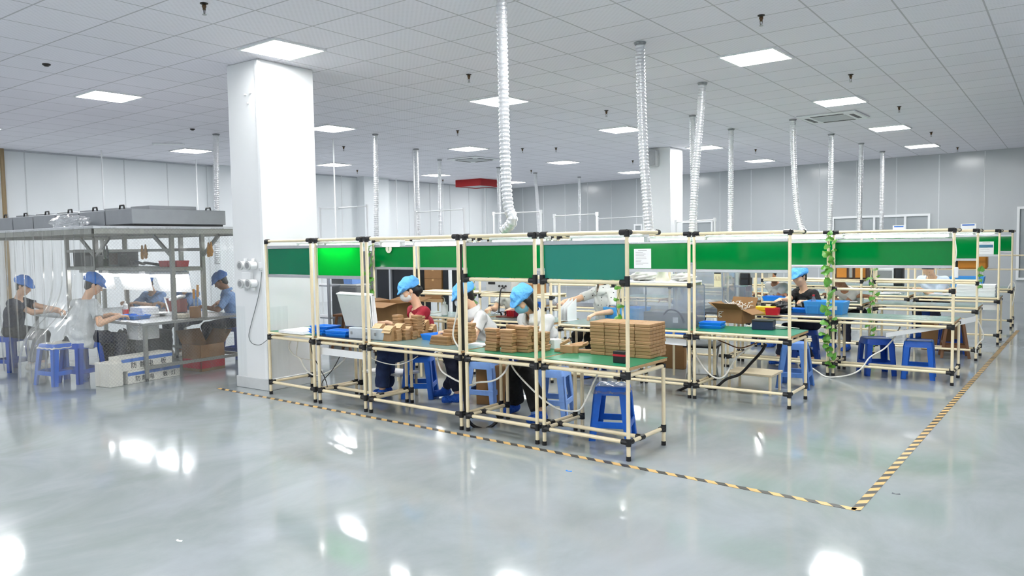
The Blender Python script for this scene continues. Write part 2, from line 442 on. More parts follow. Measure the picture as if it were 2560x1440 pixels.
# ---- sprinklers
def sprinkler(p, label):
    t = thing('sprinkler', label, 'sprinkler', (p[0], p[1], HC), 0, 'ceiling sprinklers')
    MB().lathe([(.036, 0), (.036, -.006), (.02, -.014)], n=12).build('escutcheon', M_dkmetal, t, local=True)
    MB().lathe([(.017, -.012), (.021, -.03), (.014, -.045), (.014, -.06)], n=10).build('body', mat('sprinkler_brass', (96, 74, 50), .4, metal=.5), t, local=True)
    MB().cyl((.012, 0, -.058), (.006, 0, -.1), .003, 5).cyl((-.012, 0, -.058), (-.006, 0, -.1), .003, 5).build('frame_arms', M_dkmetal, t, local=True)
    MB().lathe([(.02, -.1), (.02, -.104)], n=12).build('deflector', M_steel, t, local=True)
for q, lb in (((510, 8), 'sprinkler nearest the camera on the left, above and left of the column'), ((1903, 38), 'sprinkler above the largest right hand light panel'),
              ((2127, 186), 'sprinkler between the first and second right hand lights'), ((2248, 266), 'sprinkler right of the near air conditioner'),
              ((2328, 330), 'sprinkler right of the third right hand light'), ((2394, 368), 'sprinkler nearest the back wall on the right'),
              ((1172, 186), 'sprinkler left of the largest duct, above the middle light'), ((1144, 326), 'sprinkler above the light before the far air conditioner'),
              ((1516, 276), 'sprinkler left of the second large duct'), ((859, 366), 'sprinkler just right of the near column under the first two lights'),
              ((893, 425), 'sprinkler before the pilaster on the left wall'), ((1390, 369), 'sprinkler above the small light right of the largest duct'),
              ((1306, 371), 'sprinkler immediately right of the largest duct'), ((1582, 401), 'sprinkler above the small light by the far column'),
              ((1328, 425), 'small sprinkler far back right of the red box'), ((1889, 373), 'sprinkler above the small far right light'), ((1107, 449), 'tiny sprinkler left of the red box'),
              ((1728, 390), 'sprinkler beside the two crossing ducts')):
    sprinkler(at(*q, HC), lb)
for q, lb in (((116, 160), 'dark smoke detector on the ceiling at the upper left'), ((481, 322), 'small dark detector on the ceiling left of the column')):
    p = at(*q, HC)
    tag(MB().lathe([(.045, HC), (.045, HC-.012), (.02, HC-.03)], (p[0], p[1], 0), 12).build('smoke_detector', M_dkmetal), lb, 'smoke detector')
# ---- air conditioner cassettes
def cassette(p, s, label):
    t = thing('ceiling_air_conditioner', label, 'air conditioner', (p[0], p[1], HC), -.045)
    h = s/2
    MB().box(-h, h, -h, h, -.035, -.001, .02).build('body', M_frame, t, local=True)
    g = MB().box(-h*.56, h*.56, -h*.56, h*.56, -.043, -.03, .01)
    g.build('intake_grille', mat('ac_grille', (190, 193, 196), .5), t, local=True)
    for a, (dx, dy) in enumerate(((0, 1), (0, -1), (1, 0), (-1, 0))):
        L_ = h*.55
        if dx: MB().box(dx*h*.76-.035, dx*h*.76+.035, -L_, L_, -.04, -.03).build('vent_slot', M_black, t, local=True)
        else: MB().box(-L_, L_, dy*h*.76-.035, dy*h*.76+.035, -.04, -.03).build('vent_slot', M_black, t, local=True)
cassette(at(2083, 291, HC), 1.02, 'near square ceiling air conditioner behind the right hand lights')
cassette(at(1185, 397, HC), 1.02, 'far square ceiling air conditioner left of the largest duct')
p = at(410, 360, HC); q = at(432, 357, HC)
tag(MB().obox(((p[0]+q[0])/2, (p[1]+q[1])/2, HC-.012), (.6, .18, .02), rotz(.8)).build('vent_flap', M_frame), 'thin white vent flap under the ceiling left of the column', 'vent')
# ---- red exhaust box under the ceiling
p = at(1190, 450, HC)
t = thing('red_vent_box', 'red framed square vent box hanging under the ceiling far back', 'vent box', (p[0], p[1]+.1, HC))
rb = MB()
for a0, a1, b0, b1 in ((-.55, .55, -.55, -.5), (-.55, .55, .5, .55), (-.55, -.5, -.5, .5), (.5, .55, -.5, .5)): rb.box(a0, a1, b0, b1, -.24, -.002)
rb.build('side_frame', mat('red_paint', (170, 22, 26), .45), t, local=True)
MB().box(-.5, .5, -.5, .5, -.22, -.18).build('grille', mat('ac_grille', (190, 193, 196), .5), t, local=True)
# ---- wall speaker on the far column
p = at(1632, 380, HC); x0 = p2[0]-.66; y0 = p2[1]
t = thing('wall_speaker', 'white loudspeaker fixed high on the far column', 'speaker', (p2[0]-.45, y0-.12, 3.45))
c = atY(1633, 397, y0-.1)
MB().obox((c[0], y0-.1, c[2]), (.24, .18, .38), None, .02).build('cabinet', mat('speaker_grey', (205, 207, 208), .5), t)
MB().obox((c[0], y0-.2, c[2]), (.2, .02, .33), None, .008).build('grille', mat('speaker_mesh', (176, 178, 180), .6), t)
# ---- windows and doors of the back wall
M_glass = sheet_mat('window_pane_glass', (200, 208, 212), haze=.2, gloss=.14, rough=.04, streak=(.25, .25, .25))
def wall_frame(name, px0, px1, pytop, pybot, divs, kindname):
    def onw(px, py):
        d = ray(px, py); n = V3(.108, 1, 0); c0 = V3(0, yb(0)-.03, 0); tt = ((c0-CAM)@n)/(d@n); return CAM+tt*d
    a, b = onw(px0, pytop), onw(px1, pytop); z1 = (a[2]+b[2])/2; z0 = max(0., onw(px0, pybot)[2])
    f = MB(); w = .06
    def bar(xa, xb, za, zb):
        f.add([(xa, yb(xa)-.05, za), (xb, yb(xb)-.05, za), (xb, yb(xb)-.05, zb), (xa, yb(xa)-.05, zb), (xa, yb(xa)+.0, za), (xb, yb(xb), za), (xb, yb(xb), zb), (xa, yb(xa), zb)],
              [(0, 1, 2, 3), (7, 6, 5, 4), (0, 4, 5, 1), (1, 5, 6, 2), (2, 6, 7, 3), (3, 7, 4, 0)])
    bar(a[0], b[0], z1-w, z1); bar(a[0], b[0], z0, z0+w)
    bar(a[0], a[0]+w, z0+w, z1-w); bar(b[0]-w, b[0], z0+w, z1-w)
    for d in divs: x = a[0]+(b[0]-a[0])*d; bar(x-w/2, x+w/2, z0+w, z1-w)
    o = struct(name, f, M_white)
    g = MB(); xa, xb = a[0]+w, b[0]-w
    g.add([(xa, yb(xa)-.02, z0+w), (xb, yb(xb)-.02, z0+w), (xb, yb(xb)-.02, z1-w), (xa, yb(xa)-.02, z1-w)], [(0, 1, 2, 3)])
    gp = g.build('pane', M_glass, o)
    return o
wall_frame('window_1', 2080, 2326, 538, 660, (.3, .45, .76), 'window')
wall_frame('window_2', 1700, 1782, 552, 660, (.5,), 'window')
wall_frame('window_3', 1585, 1606, 560, 660, (), 'window')
wall_frame('door_1', 2543, 2640, 515, 700, (), 'door')
p = at(3, 380, HC)
tag(MB().cyl((XL+.06, atX(5, 450, XL)[1], 0), (XL+.06, atX(5, 450, XL)[1], HC), .045, 8).build('wall_pipe', mat('brown_pipe', (150, 128, 92), .45)), 'brown vertical pipe on the left wall at the edge of the view', 'pipe')
# ================================================================== floor tape
def tape_mat():
    m = mat('hazard_tape', (222, 178, 108), .38, noise=.02)
    nt = m.node_tree; N = nt.nodes; L = nt.links; b = N['Principled BSDF']; tc = N['Texture Coordinate']
    sx = N.new('ShaderNodeSeparateXYZ'); L.new(tc.outputs['Object'], sx.inputs[0])
    a = N.new('ShaderNodeMath'); a.operation = 'ADD'; L.new(sx.outputs[0], a.inputs[0]); L.new(sx.outputs[1], a.inputs[1])
    d = N.new('ShaderNodeMath'); d.operation = 'MULTIPLY'; d.inputs[1].default_value = 1/.155; L.new(a.outputs[0], d.inputs[0])
    f = N.new('ShaderNodeMath'); f.operation = 'FRACT'; L.new(d.outputs[0], f.inputs[0])
    g = N.new('ShaderNodeMath'); g.operation = 'GREATER_THAN'; g.inputs[1].default_value = .5; L.new(f.outputs[0], g.inputs[0])
    mx = N.new('ShaderNodeMix'); mx.data_type = 'RGBA'; mx.inputs['A'].default_value = (*srgb((226, 186, 118)), 1); mx.inputs['B'].default_value = (*srgb((62, 60, 58)), 1)
    L.new(g.outputs[0], mx.inputs['Factor']); L.new(mx.outputs['Result'], b.inputs['Base Color'])
    return m
M_tape = tape_mat()
def tape(p0, p1, label, wdt=.055):
    p0 = V3(p0[0], p0[1]); p1 = V3(p1[0], p1[1]); d = p1-p0; Ln = np.linalg.norm(d)
    o = MB().box(0, Ln, -wdt/2, wdt/2, .0005, .002).build('floor_tape', M_tape)
    o.location = (p0[0], p0[1], 0); o.rotation_euler = (0, 0, math.atan2(d[1], d[0])); tag(o, label, 'tape', 'striped floor tape')
q = at(2140, 1274)
tape(at(546, 971), q, 'yellow and black floor tape running along the front of the bench row')
tape((q[0]+.0, q[1]-.02), at(2545, 826), 'yellow and black floor tape running back along the right aisle')

# ================================================================== pipe work benches
M_wood = mat('plywood_edge', (186, 152, 108), .6, noise=.1, scale=20)
M_ply = mat('pale_ply', (222, 208, 178), .5)
M_mat = mat('green_bench_mat', (30, 128, 92), .3, noise=.05, scale=3)
M_matgrey = mat('grey_green_bench_mat', (120, 150, 146), .22, noise=.04, scale=3)
M_matblue = mat('dark_bench_mat', (52, 62, 78), .25, noise=.04, scale=3)
M_green = panel_mat('green_board', (0, 146, 66), .3, .08); M_lit = panel_mat('backlit_green_board', (0, 205, 100), .75, .08)  # M_lit: lamp glow from behind put into a brighter, more translucent green
M_teal = panel_mat('teal_green_board', (0, 138, 98), .3, .08)
M_teal2 = panel_mat('pale_teal_board', (44, 152, 134), .2, .3)
M_tube = mat('lamp_tube_glow', (255, 255, 255), .5, emit=TUBE_W, noise=0)
PR = .0165; ZT = .74; ZTOP = 1.785
def bench(x0, x1, y0, label, depth=.58, slope=0., panel=M_green, pz=(1.40, 1.70), low_rail=False, shelf=None, matm=M_mat, far=False,
          top=True, arms=True, foot=.145, cover=None, mid=True, tab=True, rail=None):
    """one bay: tall front posts with a board, low back legs, a table top and foot rails"""
    yy = lambda x: y0+slope*(x-x0)
    t = thing('workbench', label, 'workbench', (x0, y0, 0), math.atan(slope), 'cream pipe workbenches')
    W = x1-x0; n = 6 if far else 10
    def pipe(nm, a, b, r=PR): MB().cyl(a, b, r, n).build(nm, M_cream, t, smooth=True, local=True)
    def joint(*segs):
        j = MB()
        for a, b in segs: j.cyl(a, b, PR+.0065, 8)
        j.build('joint', M_black, t, smooth=True, local=True)
    zb = ZT-.05; e = .06
    for x in (0, W):
        s = 1 if x == 0 else -1
        pipe('post', (x, 0, .03), (x, 0, ZTOP))
        pipe('back_leg', (x, depth, .03), (x, depth, zb))
        for y in (0, depth): MB().cyl((x, y, 0), (x, y, .035), PR+.004, 8).build('foot', M_black, t, smooth=True, local=True)
        joint(((x, 0, zb-.018-.03), (x, 0, zb-.018+.03)), ((x, 0, zb-.018), (x+s*e, 0, zb-.018)))
        joint(((x, 0, foot-.03), (x, 0, foot+.03)), ((x, 0, foot), (x+s*e, 0, foot)), ((x, 0, foot), (x, e, foot)))
        joint(((x, depth, foot-.03), (x, depth, foot+.03)), ((x, depth, foot), (x, depth-e, foot)))
        joint(((x, depth, zb-.03), (x, depth, zb)), ((x, depth, zb-.018), (x+s*e, depth, zb-.018)))
        pipe('side_foot_rail', (x, 0, foot), (x, depth, foot))
        pipe('side_table_rail', (x, 0, zb-.018), (x, depth, zb-.018))
        if top:
            joint(((x, 0, ZTOP-.035), (x, 0, ZTOP+.012)), ((x, 0, ZTOP), (x+s*e, 0, ZTOP)))
            if arms:
                pipe('lamp_arm', (x, 0, ZTOP), (x, .5, ZTOP))
                joint(((x, .0, ZTOP), (x, .05, ZTOP))); joint(((x, .475, ZTOP), (x, .51, ZTOP)))
    pipe('table_rail', (0, 0, zb-.018), (W, 0, zb-.018)); pipe('back_table_rail', (0, depth, zb-.018), (W, depth, zb-.018))
    pipe('foot_rail', (0, 0, foot), (W, 0, foot))
    if mid:
        ym = depth*.36
        pipe('middle_foot_rail', (0, ym, foot), (W, ym, foot))
        for x, s in ((0, 1), (W, -1)): joint(((x, ym-.03, foot), (x, ym+.03, foot)), ((x, ym, foot), (x+s*.05, ym, foot)))
    if tab:
        MB().box(-.02, W+.02, -.005, depth+.03, ZT-.028, ZT-.004, .003).build('tabletop', M_wood, t, local=True)
        MB().box(-.018, W+.018, .006, depth+.045, ZT-.004, ZT, .0015).build('bench_mat', matm, t, local=True)
        MB().cyl((0, -.004, ZT-.018), (W, -.004, ZT-.018), .013, n).build('edge_strip', M_cream, t, smooth=True, local=True)
    if top:
        pipe('top_rail', (0, 0, ZTOP), (W, 0, ZTOP))
        if arms: pipe('lamp_rail', (0, .3, ZTOP), (W, .3, ZTOP))
    if panel:
        MB().box(PR, W-PR, .012, .018, pz[0], pz[1]).build('board', panel, t, local=True)
        MB().box(PR, W-PR, -.002, .026, pz[1]-.004, pz[1]+.03, .003).build('board_channel', M_alu, t, local=True)
        if not low_rail: MB().box(PR, W-PR, -.002, .026, pz[0]-.03, pz[0]+.004, .003).build('board_channel', M_alu, t, local=True)
    if low_rail:
        z = pz[0]-.018
        pipe('board_rail', (0, 0, z), (W, 0, z))
        for x, s in ((0, 1), (W, -1)): joint(((x, 0, z-.03), (x, 0, z+.05)), ((x, 0, z), (x+s*e, 0, z)))
    if shelf:
        MB().box(-.01, W+.01, .0, .34, shelf-.018, shelf, .003).build('shelf', M_ply if shelf < 1.25 else M_frame, t, local=True)
        pipe('shelf_rail', (0, 0, shelf-.035), (W, 0, shelf-.035)); pipe('shelf_rail', (0, .34, shelf-.035), (W, .34, shelf-.035))
        for x in (0, W): joint(((x, 0, shelf-.065), (x, 0, shelf-.01)), ((x, 0, shelf-.035), (x, .06, shelf-.035)))
    if rail:
        pipe('shelf_rail', (0, 0, rail), (W, 0, rail))
        for x, s in ((0, 1), (W, -1)): joint(((x, 0, rail-.03), (x, 0, rail+.03)), ((x, 0, rail), (x+s*.045, 0, rail)))
    if cover:
        MB().box(.02, W-.02, .03, .034, cover[0], cover[1]).build('kick_strip', M_frame, t, local=True)
    return t
def tube_lamp(x0, x1, y, z, label, slope=0.):
    t = thing('tube_lamp', label, 'lamp', ((x0+x1)/2, y, z), math.atan(slope), 'tube lamps under the bench tops'); h = (x1-x0)/2
    MB().box(-h, h, -.045, .045, .005, .03, .006).add([(-h, -.045, .005), (h, -.045, .005), (h, .045, .005), (-h, .045, .005)], [(0, 1, 2, 3)]).build('housing', M_frame, t, local=True)
    MB().cyl((-h+.03, 0, -.012), (h-.03, 0, -.012), 0.021, 10).build('tube', M_tube, t, smooth=True, local=True)
    for s in (-1, 1): MB().box(s*h-.02, s*h+.02, -.022, .022, -.032, .006, .004).build('end_cap', M_frame, t, local=True)
    for s in (-.6, .6): MB().box(s*h-.012, s*h+.012, -.012, .012, .03, ZTOP-z-.01).build('hanger', M_alu, t, local=True)
SL = -.048
R1 = lambda x: -4.085+SL*(x+4.38)
B1 = [(-4.38, -3.545), (-3.46, -2.705), (-2.625, -1.365), (-1.285, -.49), (-.415, .40)]
bench(*B1[0], R1(B1[0][0]), 'cream pipe workbench beside the column with teal board and white sheet on it', slope=SL, panel=M_teal, matm=M_mat, mid=False)
bench(*B1[1], R1(B1[1][0]), 'cream pipe workbench with backlit bright green board and grey flip-top box', slope=SL, panel=M_lit, matm=M_matblue)
bench(*B1[2], R1(B1[2][0]), 'wide boardless cream workbench where the woman in red sits', slope=SL, panel=None, matm=M_matgrey, mid=False)
bench(*B1[3], R1(B1[3][0]), 'cream workbench with green board in front of the woman in the white shirt', slope=SL, panel=M_green, pz=(1.415, 1.70), low_rail=True)
bench(*B1[4], R1(B1[4][0]), 'cream workbench with pale teal board carrying the big block of boxes', slope=SL, panel=M_teal2, pz=(1.415, 1.70), low_rail=True)
tube_lamp(-3.95, -3.58, R1(-3.7)+.16, 1.735, 'short lit tube lamp beside the column over the white sheet', SL)
tube_lamp(-3.42, -2.8, R1(-3.2)+.12, 1.735, 'lit tube lamp behind the bright green board', SL)
tube_lamp(-2.6, -2.3, R1(-2.4)+.2, 1.735, 'short lit tube lamp above the grey flip-top box edge', SL)
tube_lamp(-2.12, -1.4, R1(-1.8)+.2, 1.735, 'long lit tube lamp over the woman in red', SL)
tube_lamp(-1.2, -.55, R1(-.9)+.3, 1.74, 'tube lamp behind the green board of the white shirted woman', SL)
tube_lamp(-.3, .42, R1(0)+.3, 1.74, 'tube lamp behind the pale teal board at the row end', SL)
# kick strips and loose rails on the front row
B2 = [(-5.0, -4.2), (-4.12, -3.17), (-3.05, -1.95), (-1.83, -1.03), (-.97, -.17), (-.11, .895)]
L2 = ['second row workbench at its far left end with a leafy vine on the post', 'second row workbench with a board carrying a round number disc',
      'second row workbench with the white bottle on it, behind the woman in red', 'second row workbench behind the white shirted woman, with bench supply above',
      'second row workbench where the woman in the dotted blouse stands', 'second row workbench at the right end, carrying an open carton of cords']
for i, (a, b) in enumerate(B2):
    bench(a, b, -1.8, L2[i], panel=M_green, pz=(1.40, 1.69), shelf=(1.08 if i in (1, 2) else 1.265 if i == 4 else None),
          matm=M_matgrey if i < 4 else M_mat, mid=(i != 5))
for i, (a, b) in enumerate(B2):
    tube_lamp(a+.06, b-.06, -1.6, 1.735, ['lit tube lamp over the far left second row bench', 'lit tube lamp above the number disc board', 'lit tube lamp in the second row behind the red shirt',
              'lit tube lamp over the bench supply', 'lit tube lamp above the board with the paper sheet', 'lit tube lamp over the open carton of cords'][i])
B3 = [(-4.6, -3.5), (-3.4, -2.3), (-2.2, -1.4), (-1.3, -.62), (-.56, .72), (.785, 2.08)]
L3 = ['third row workbench behind the wrapped blue bin', 'third row workbench behind the white shirted person with no face showing', 'third row workbench behind the dotted blouse',
      'third row workbench behind the clear acrylic hoods', 'third row workbench of the man in the black T-shirt', 'third row workbench with an empty grey-green top at the aisle']
for i, (a, b) in enumerate(B3):
    bench(a, b, .4, L3[i], panel=M_green, pz=(1.375, 1.66), shelf=1.1 if i in (1, 2, 3) else (1.19 if i == 0 else None), far=i < 4, matm=M_matgrey if i == 5 else M_matblue, mid=i > 3, rail=1.085 if i == 5 else None)
    tube_lamp(a+.06, b-.06, .62, 1.735, ['lit tube lamp over the third row behind the wrapped bin', 'lit tube lamp over the third row at its second bench', 'lit tube lamp over the third row behind the dotted blouse',
              'lit tube lamp over the third row behind the acrylic hoods', 'lit tube lamp over the man in the black T-shirt', 'lit tube lamp over the empty grey-green top'][i])
B4 = [(-3.3, -2.2), (-2.1, -.9), (-.8, .66), (.835, 2.125)]
L4 = ['fourth row workbench at its left, far behind the hoods', 'fourth row workbench behind the blue lidded bin', 'fourth row workbench of the person with the tanned arms', 'fourth row workbench at the aisle with a bare grey top']
for i, (a, b) in enumerate(B4):
    bench(a, b, 2.55, L4[i], panel=M_green, pz=(1.40, 1.70), far=True, matm=M_matgrey, shelf=1.1 if i > 1 else None)
    tube_lamp(a+.06, b-.06, 2.78, 1.735, ['lit tube lamp over the fourth row left bench', 'lit tube lamp over the fourth row behind the blue lidded bin', 'lit tube lamp over the tanned arms', 'tube lamp over the fourth row aisle bench'][i])
B5 = [(-3.0, -1.7), (-1.6, -.3), (-.2, .97), (1.07, 2.24)]
L5 = ['fifth row workbench at its left', 'fifth row workbench in the middle of the row', 'fifth row workbench where the person in pale blue bends over', 'fifth row workbench at the aisle with a stack of white sheets']
for i, (a, b) in enumerate(B5):
    bench(a, b, 4.55, L5[i], panel=M_green, pz=(1.41, 1.70), far=True, matm=M_matgrey, mid=False)
    tube_lamp(a+.06, b-.06, 4.78, 1.735, ['tube lamp over the fifth row left bench', 'tube lamp over the fifth row middle bench', 'lit tube lamp over the person in pale blue', 'tube lamp over the stack of white sheets'][i])
B6 = [(-2.8, -1.5), (-1.4, -.1), (0, .95), (1.05, 2.27)]
L6 = ['sixth row workbench at its left', 'sixth row workbench left of the middle', 'sixth row workbench carrying a blue bin', 'sixth row workbench at the aisle below the dark green board']
for i, (a, b) in enumerate(B6):
    bench(a, b, 7.1, L6[i], panel=M_green, pz=(1.42, 1.69), far=True, matm=M_matgrey, mid=False)
# ================================================================== hanging ducts and pipes
M_foil = mat('duct_foil', (226, 228, 230), .3, metal=.62, noise=.06, scale=60)
M_pvc = mat('white_pvc_pipe', (238, 240, 241), .35, noise=.01)
def duct(pix, label, r=.055, tail=None):
    p0 = at(*pix[0], HC); pts = [p0]+[atY(x, y, p0[1]) for x, y in pix[1:]]
    pts[0] = V3(p0[0], p0[1], HC)
    sp = spline(pts, 10); d = np.r_[0, np.cumsum([np.linalg.norm(b-a) for a, b in zip(sp, sp[1:])])]
    Ln = d[-1]; n = int(Ln/.0125); q = []; rs = []
    for i in range(n+1):
        s = Ln*i/n; q.append([np.interp(s, d, [p[k] for p in sp]) for k in range(3)])
        rs.append(r*(1.0, 1.0, .8)[i % 3]*(1+.02*math.sin(i*.7)))
    q[0][2] = HC
    t = thing('flexible_duct', label, 'duct', (p0[0], p0[1], HC), 0, 'silver flexible ducts hanging from the ceiling')
    MB().tube(q, r, 14, rs=rs).build('hose', M_foil, t, smooth='all')
    MB().lathe([(r*1.25, HC-.001), (r*1.25, HC-.012), (r*1.05, HC-.03)], (p0[0], p0[1], 0), 14).build('ceiling_collar', M_grey, t)
    return t, q[-1]
duct([(1253, -14), (1258, 200), (1263, 400), (1270, 510), (1281, 545), (1275, 562), (1258, 578)], 'largest silver duct in front, bending left above the front row', .05)
duct([(1600, 106), (1604, 250), (1610, 400), (1617, 500), (1624, 592)], 'second large silver duct, ending right of the pale teal board', .055)
duct([(1756, 207), (1750, 300), (1740, 420), (1734, 520), (1731, 582)], 'silver duct slanting across another duct right of the far column', .055)
duct([(1731, 288), (1732, 400), (1737, 590)], 'straight silver duct behind the slanting one', .05)
duct([(1828, 322), (1827, 450), (1826, 600)], 'straight silver duct right of the crossing pair', .055)
duct([(1982, 298), (1984, 400), (1990, 500), (2000, 560), (2014, 584)], 'silver duct left of the near air conditioner, curving right at its foot', .055)
duct([(2078, 335), (2077, 450), (2074, 600)], 'silver duct right of the curved one, under the near air conditioner', .055)
duct([(2153, 358), (2151, 460), (2148, 600)], 'silver duct second from the right', .055)
duct([(2206, 378), (2205, 470), (2203, 600)], 'thin bright silver duct farthest right', .055)
duct([(540, 335), (541, 450), (543, 660)], 'silver duct left of the near column, above the booth', .055)
duct([(938, 335), (940, 450), (941, 640)], 'silver duct right of the near column, before the pilaster', .05)
duct([(1040, 372), (1043, 470), (1048, 640)], 'silver duct with a white drop pipe beside it', .055)
duct([(1099, 399), (1100, 500), (1102, 640)], 'thin silver duct crossing a small far light', .05)
duct([(1246, 418), (1248, 500), (1250, 640)], 'thin silver duct just left of the largest duct, far back', .055)
duct([(1338, 432), (1343, 500), (1350, 640)], 'thin silver duct right of the largest duct, far back', .055)
duct([(1448, 442), (1449, 500), (1450, 640)], 'thinnest silver duct in front of the back wall', .05)
def drop_pipe(x, y0, y1, label, r=.016):
    p = at(x, y0, HC); q = atY(x, y1, p[1])
    tag(MB().cyl(p, (p[0], p[1], max(q[2], .8)), r, 8).build('drop_pipe', M_pvc), label, 'pipe', 'white pipes dropping from the ceiling')
for a in ((253, 376, 560, 'thin white drop pipe above the booth at the far left'), (490, 398, 530, 'white drop pipe above the booth left of the column'),
          (833, 348, 640, 'white drop pipe just right of the near column'), (853, 438, 640, 'thin white drop pipe behind the one by the column'),
          (990, 446, 640, 'thin white drop pipe between two ducts far left'), (1033, 374, 640, 'white drop pipe hugging a silver duct'),
          (1107, 452, 640, 'thin white drop pipe behind the thin duct'), (1212, 466, 640, 'white drop pipe below the red box')):
    drop_pipe(*a)
def pipe_arch(pix, Y, label, r=.024):
    pts = [atY(x, y, Y) for x, y in pix]; b = MB(); pts[-1] = V3(pts[-2][0], Y, 0)
    if pix[0][1] > 600: pts[0] = V3(pts[1][0], Y, 0)
    else: pts = [V3(pts[0][0], Y, 0)]+pts
    b.tube(pts, r, 8)
    for p in pts[1:-1]:
        b.lathe([(r*1.35, -r*1.5), (r*1.35, r*1.5)], p, 8)
    tag(b.build('pipe_arch', M_pvc, smooth=True), label, 'pipe', 'white pipe arches above the benches')
for px, Y, lb in (([(800, 522), (845, 521), (918, 515), (924, 660)], 3.2, 'white pipe arch right of the near column'),
                  ([(1040, 680), (1040, 531), (1160, 523), (1165, 680)], 3.2, 'white pipe arch crossing two silver ducts'),
                  ([(1235, 680), (1235, 534), (1352, 529), (1355, 680)], 5.2, 'white pipe arch behind the largest duct'),
                  ([(1385, 680), (1386, 540), (1492, 535), (1492, 680)], 5.2, 'white pipe arch left of the far column'),
                  ([(1494, 547), (1610, 541), (1610, 680)], 7.0, 'low white pipe running to the far column'),
                  ([(1690, 555), (1787, 549), (1789, 680)], 7.5, 'white pipe arch right of the far column')):
    pipe_arch(px, Y, lb, .024 if Y < 5 else .028)

# ================================================================== generic goods
M_kraft = mat('kraft_cardboard', (168, 131, 90), .5, noise=.08, scale=18)
M_kraft2 = mat('brown_carton', (146, 108, 68), .75, noise=.06, scale=8)
M_blue = mat('blue_tray_plastic', (26, 132, 236), .35, noise=.03)
M_blue2 = mat('bright_blue_crate', (76, 168, 244), .38, noise=.03)
M_stool = mat('deep_blue_stool', (12, 98, 206), .38, noise=.04)
M_stool2 = mat('dark_blue_stool', (14, 74, 176), .4, noise=.04)
M_stool3 = mat('pale_blue_stool', (132, 172, 238), .42, noise=.05)
M_stool4 = mat('faded_blue_stool', (92, 140, 216), .42, noise=.06)
M_paper = mat('white_paper', (240, 241, 242), .6, noise=.01)
M_ink = mat('grey_ink', (110, 112, 118), .6)
M_red = mat('red_plastic', (196, 30, 44), .4)
M_yellow = mat('yellow_plastic', (232, 186, 36), .4)
M_navy = mat('navy_box', (22, 34, 70), .45)
M_film = sheet_mat('clear_film', haze=.2, gloss=.25, rough=.2)
M_acr = sheet_mat('clear_acrylic', (205, 212, 228), haze=.16, gloss=.13, streak=(2, 2, 1.5), rough=.05)
M_acredge = mat('acrylic_edge', (150, 160, 178), .25)
M_cable = mat('white_cable', (236, 234, 226), .4)
M_cableb = mat('black_cable', (18, 18, 20), .45)
M_cableg = mat('grey_cable', (120, 126, 126), .45)
M_brown = mat('brown_wood', (124, 84, 52), .5, two=(92, 58, 34), noise=.1, scale=12, stretch=(1, 1, .1))
M_orange = mat('amber_panel', (196, 128, 40), .5)
M_dkgrey0 = mat('dark_slab', (92, 96, 104), .5)
M_leaf = mat('ivy_leaf', (92, 158, 48), .45, two=(58, 118, 30), noise=.1, scale=20)
M_stem = mat('ivy_stem', (110, 124, 60), .5)

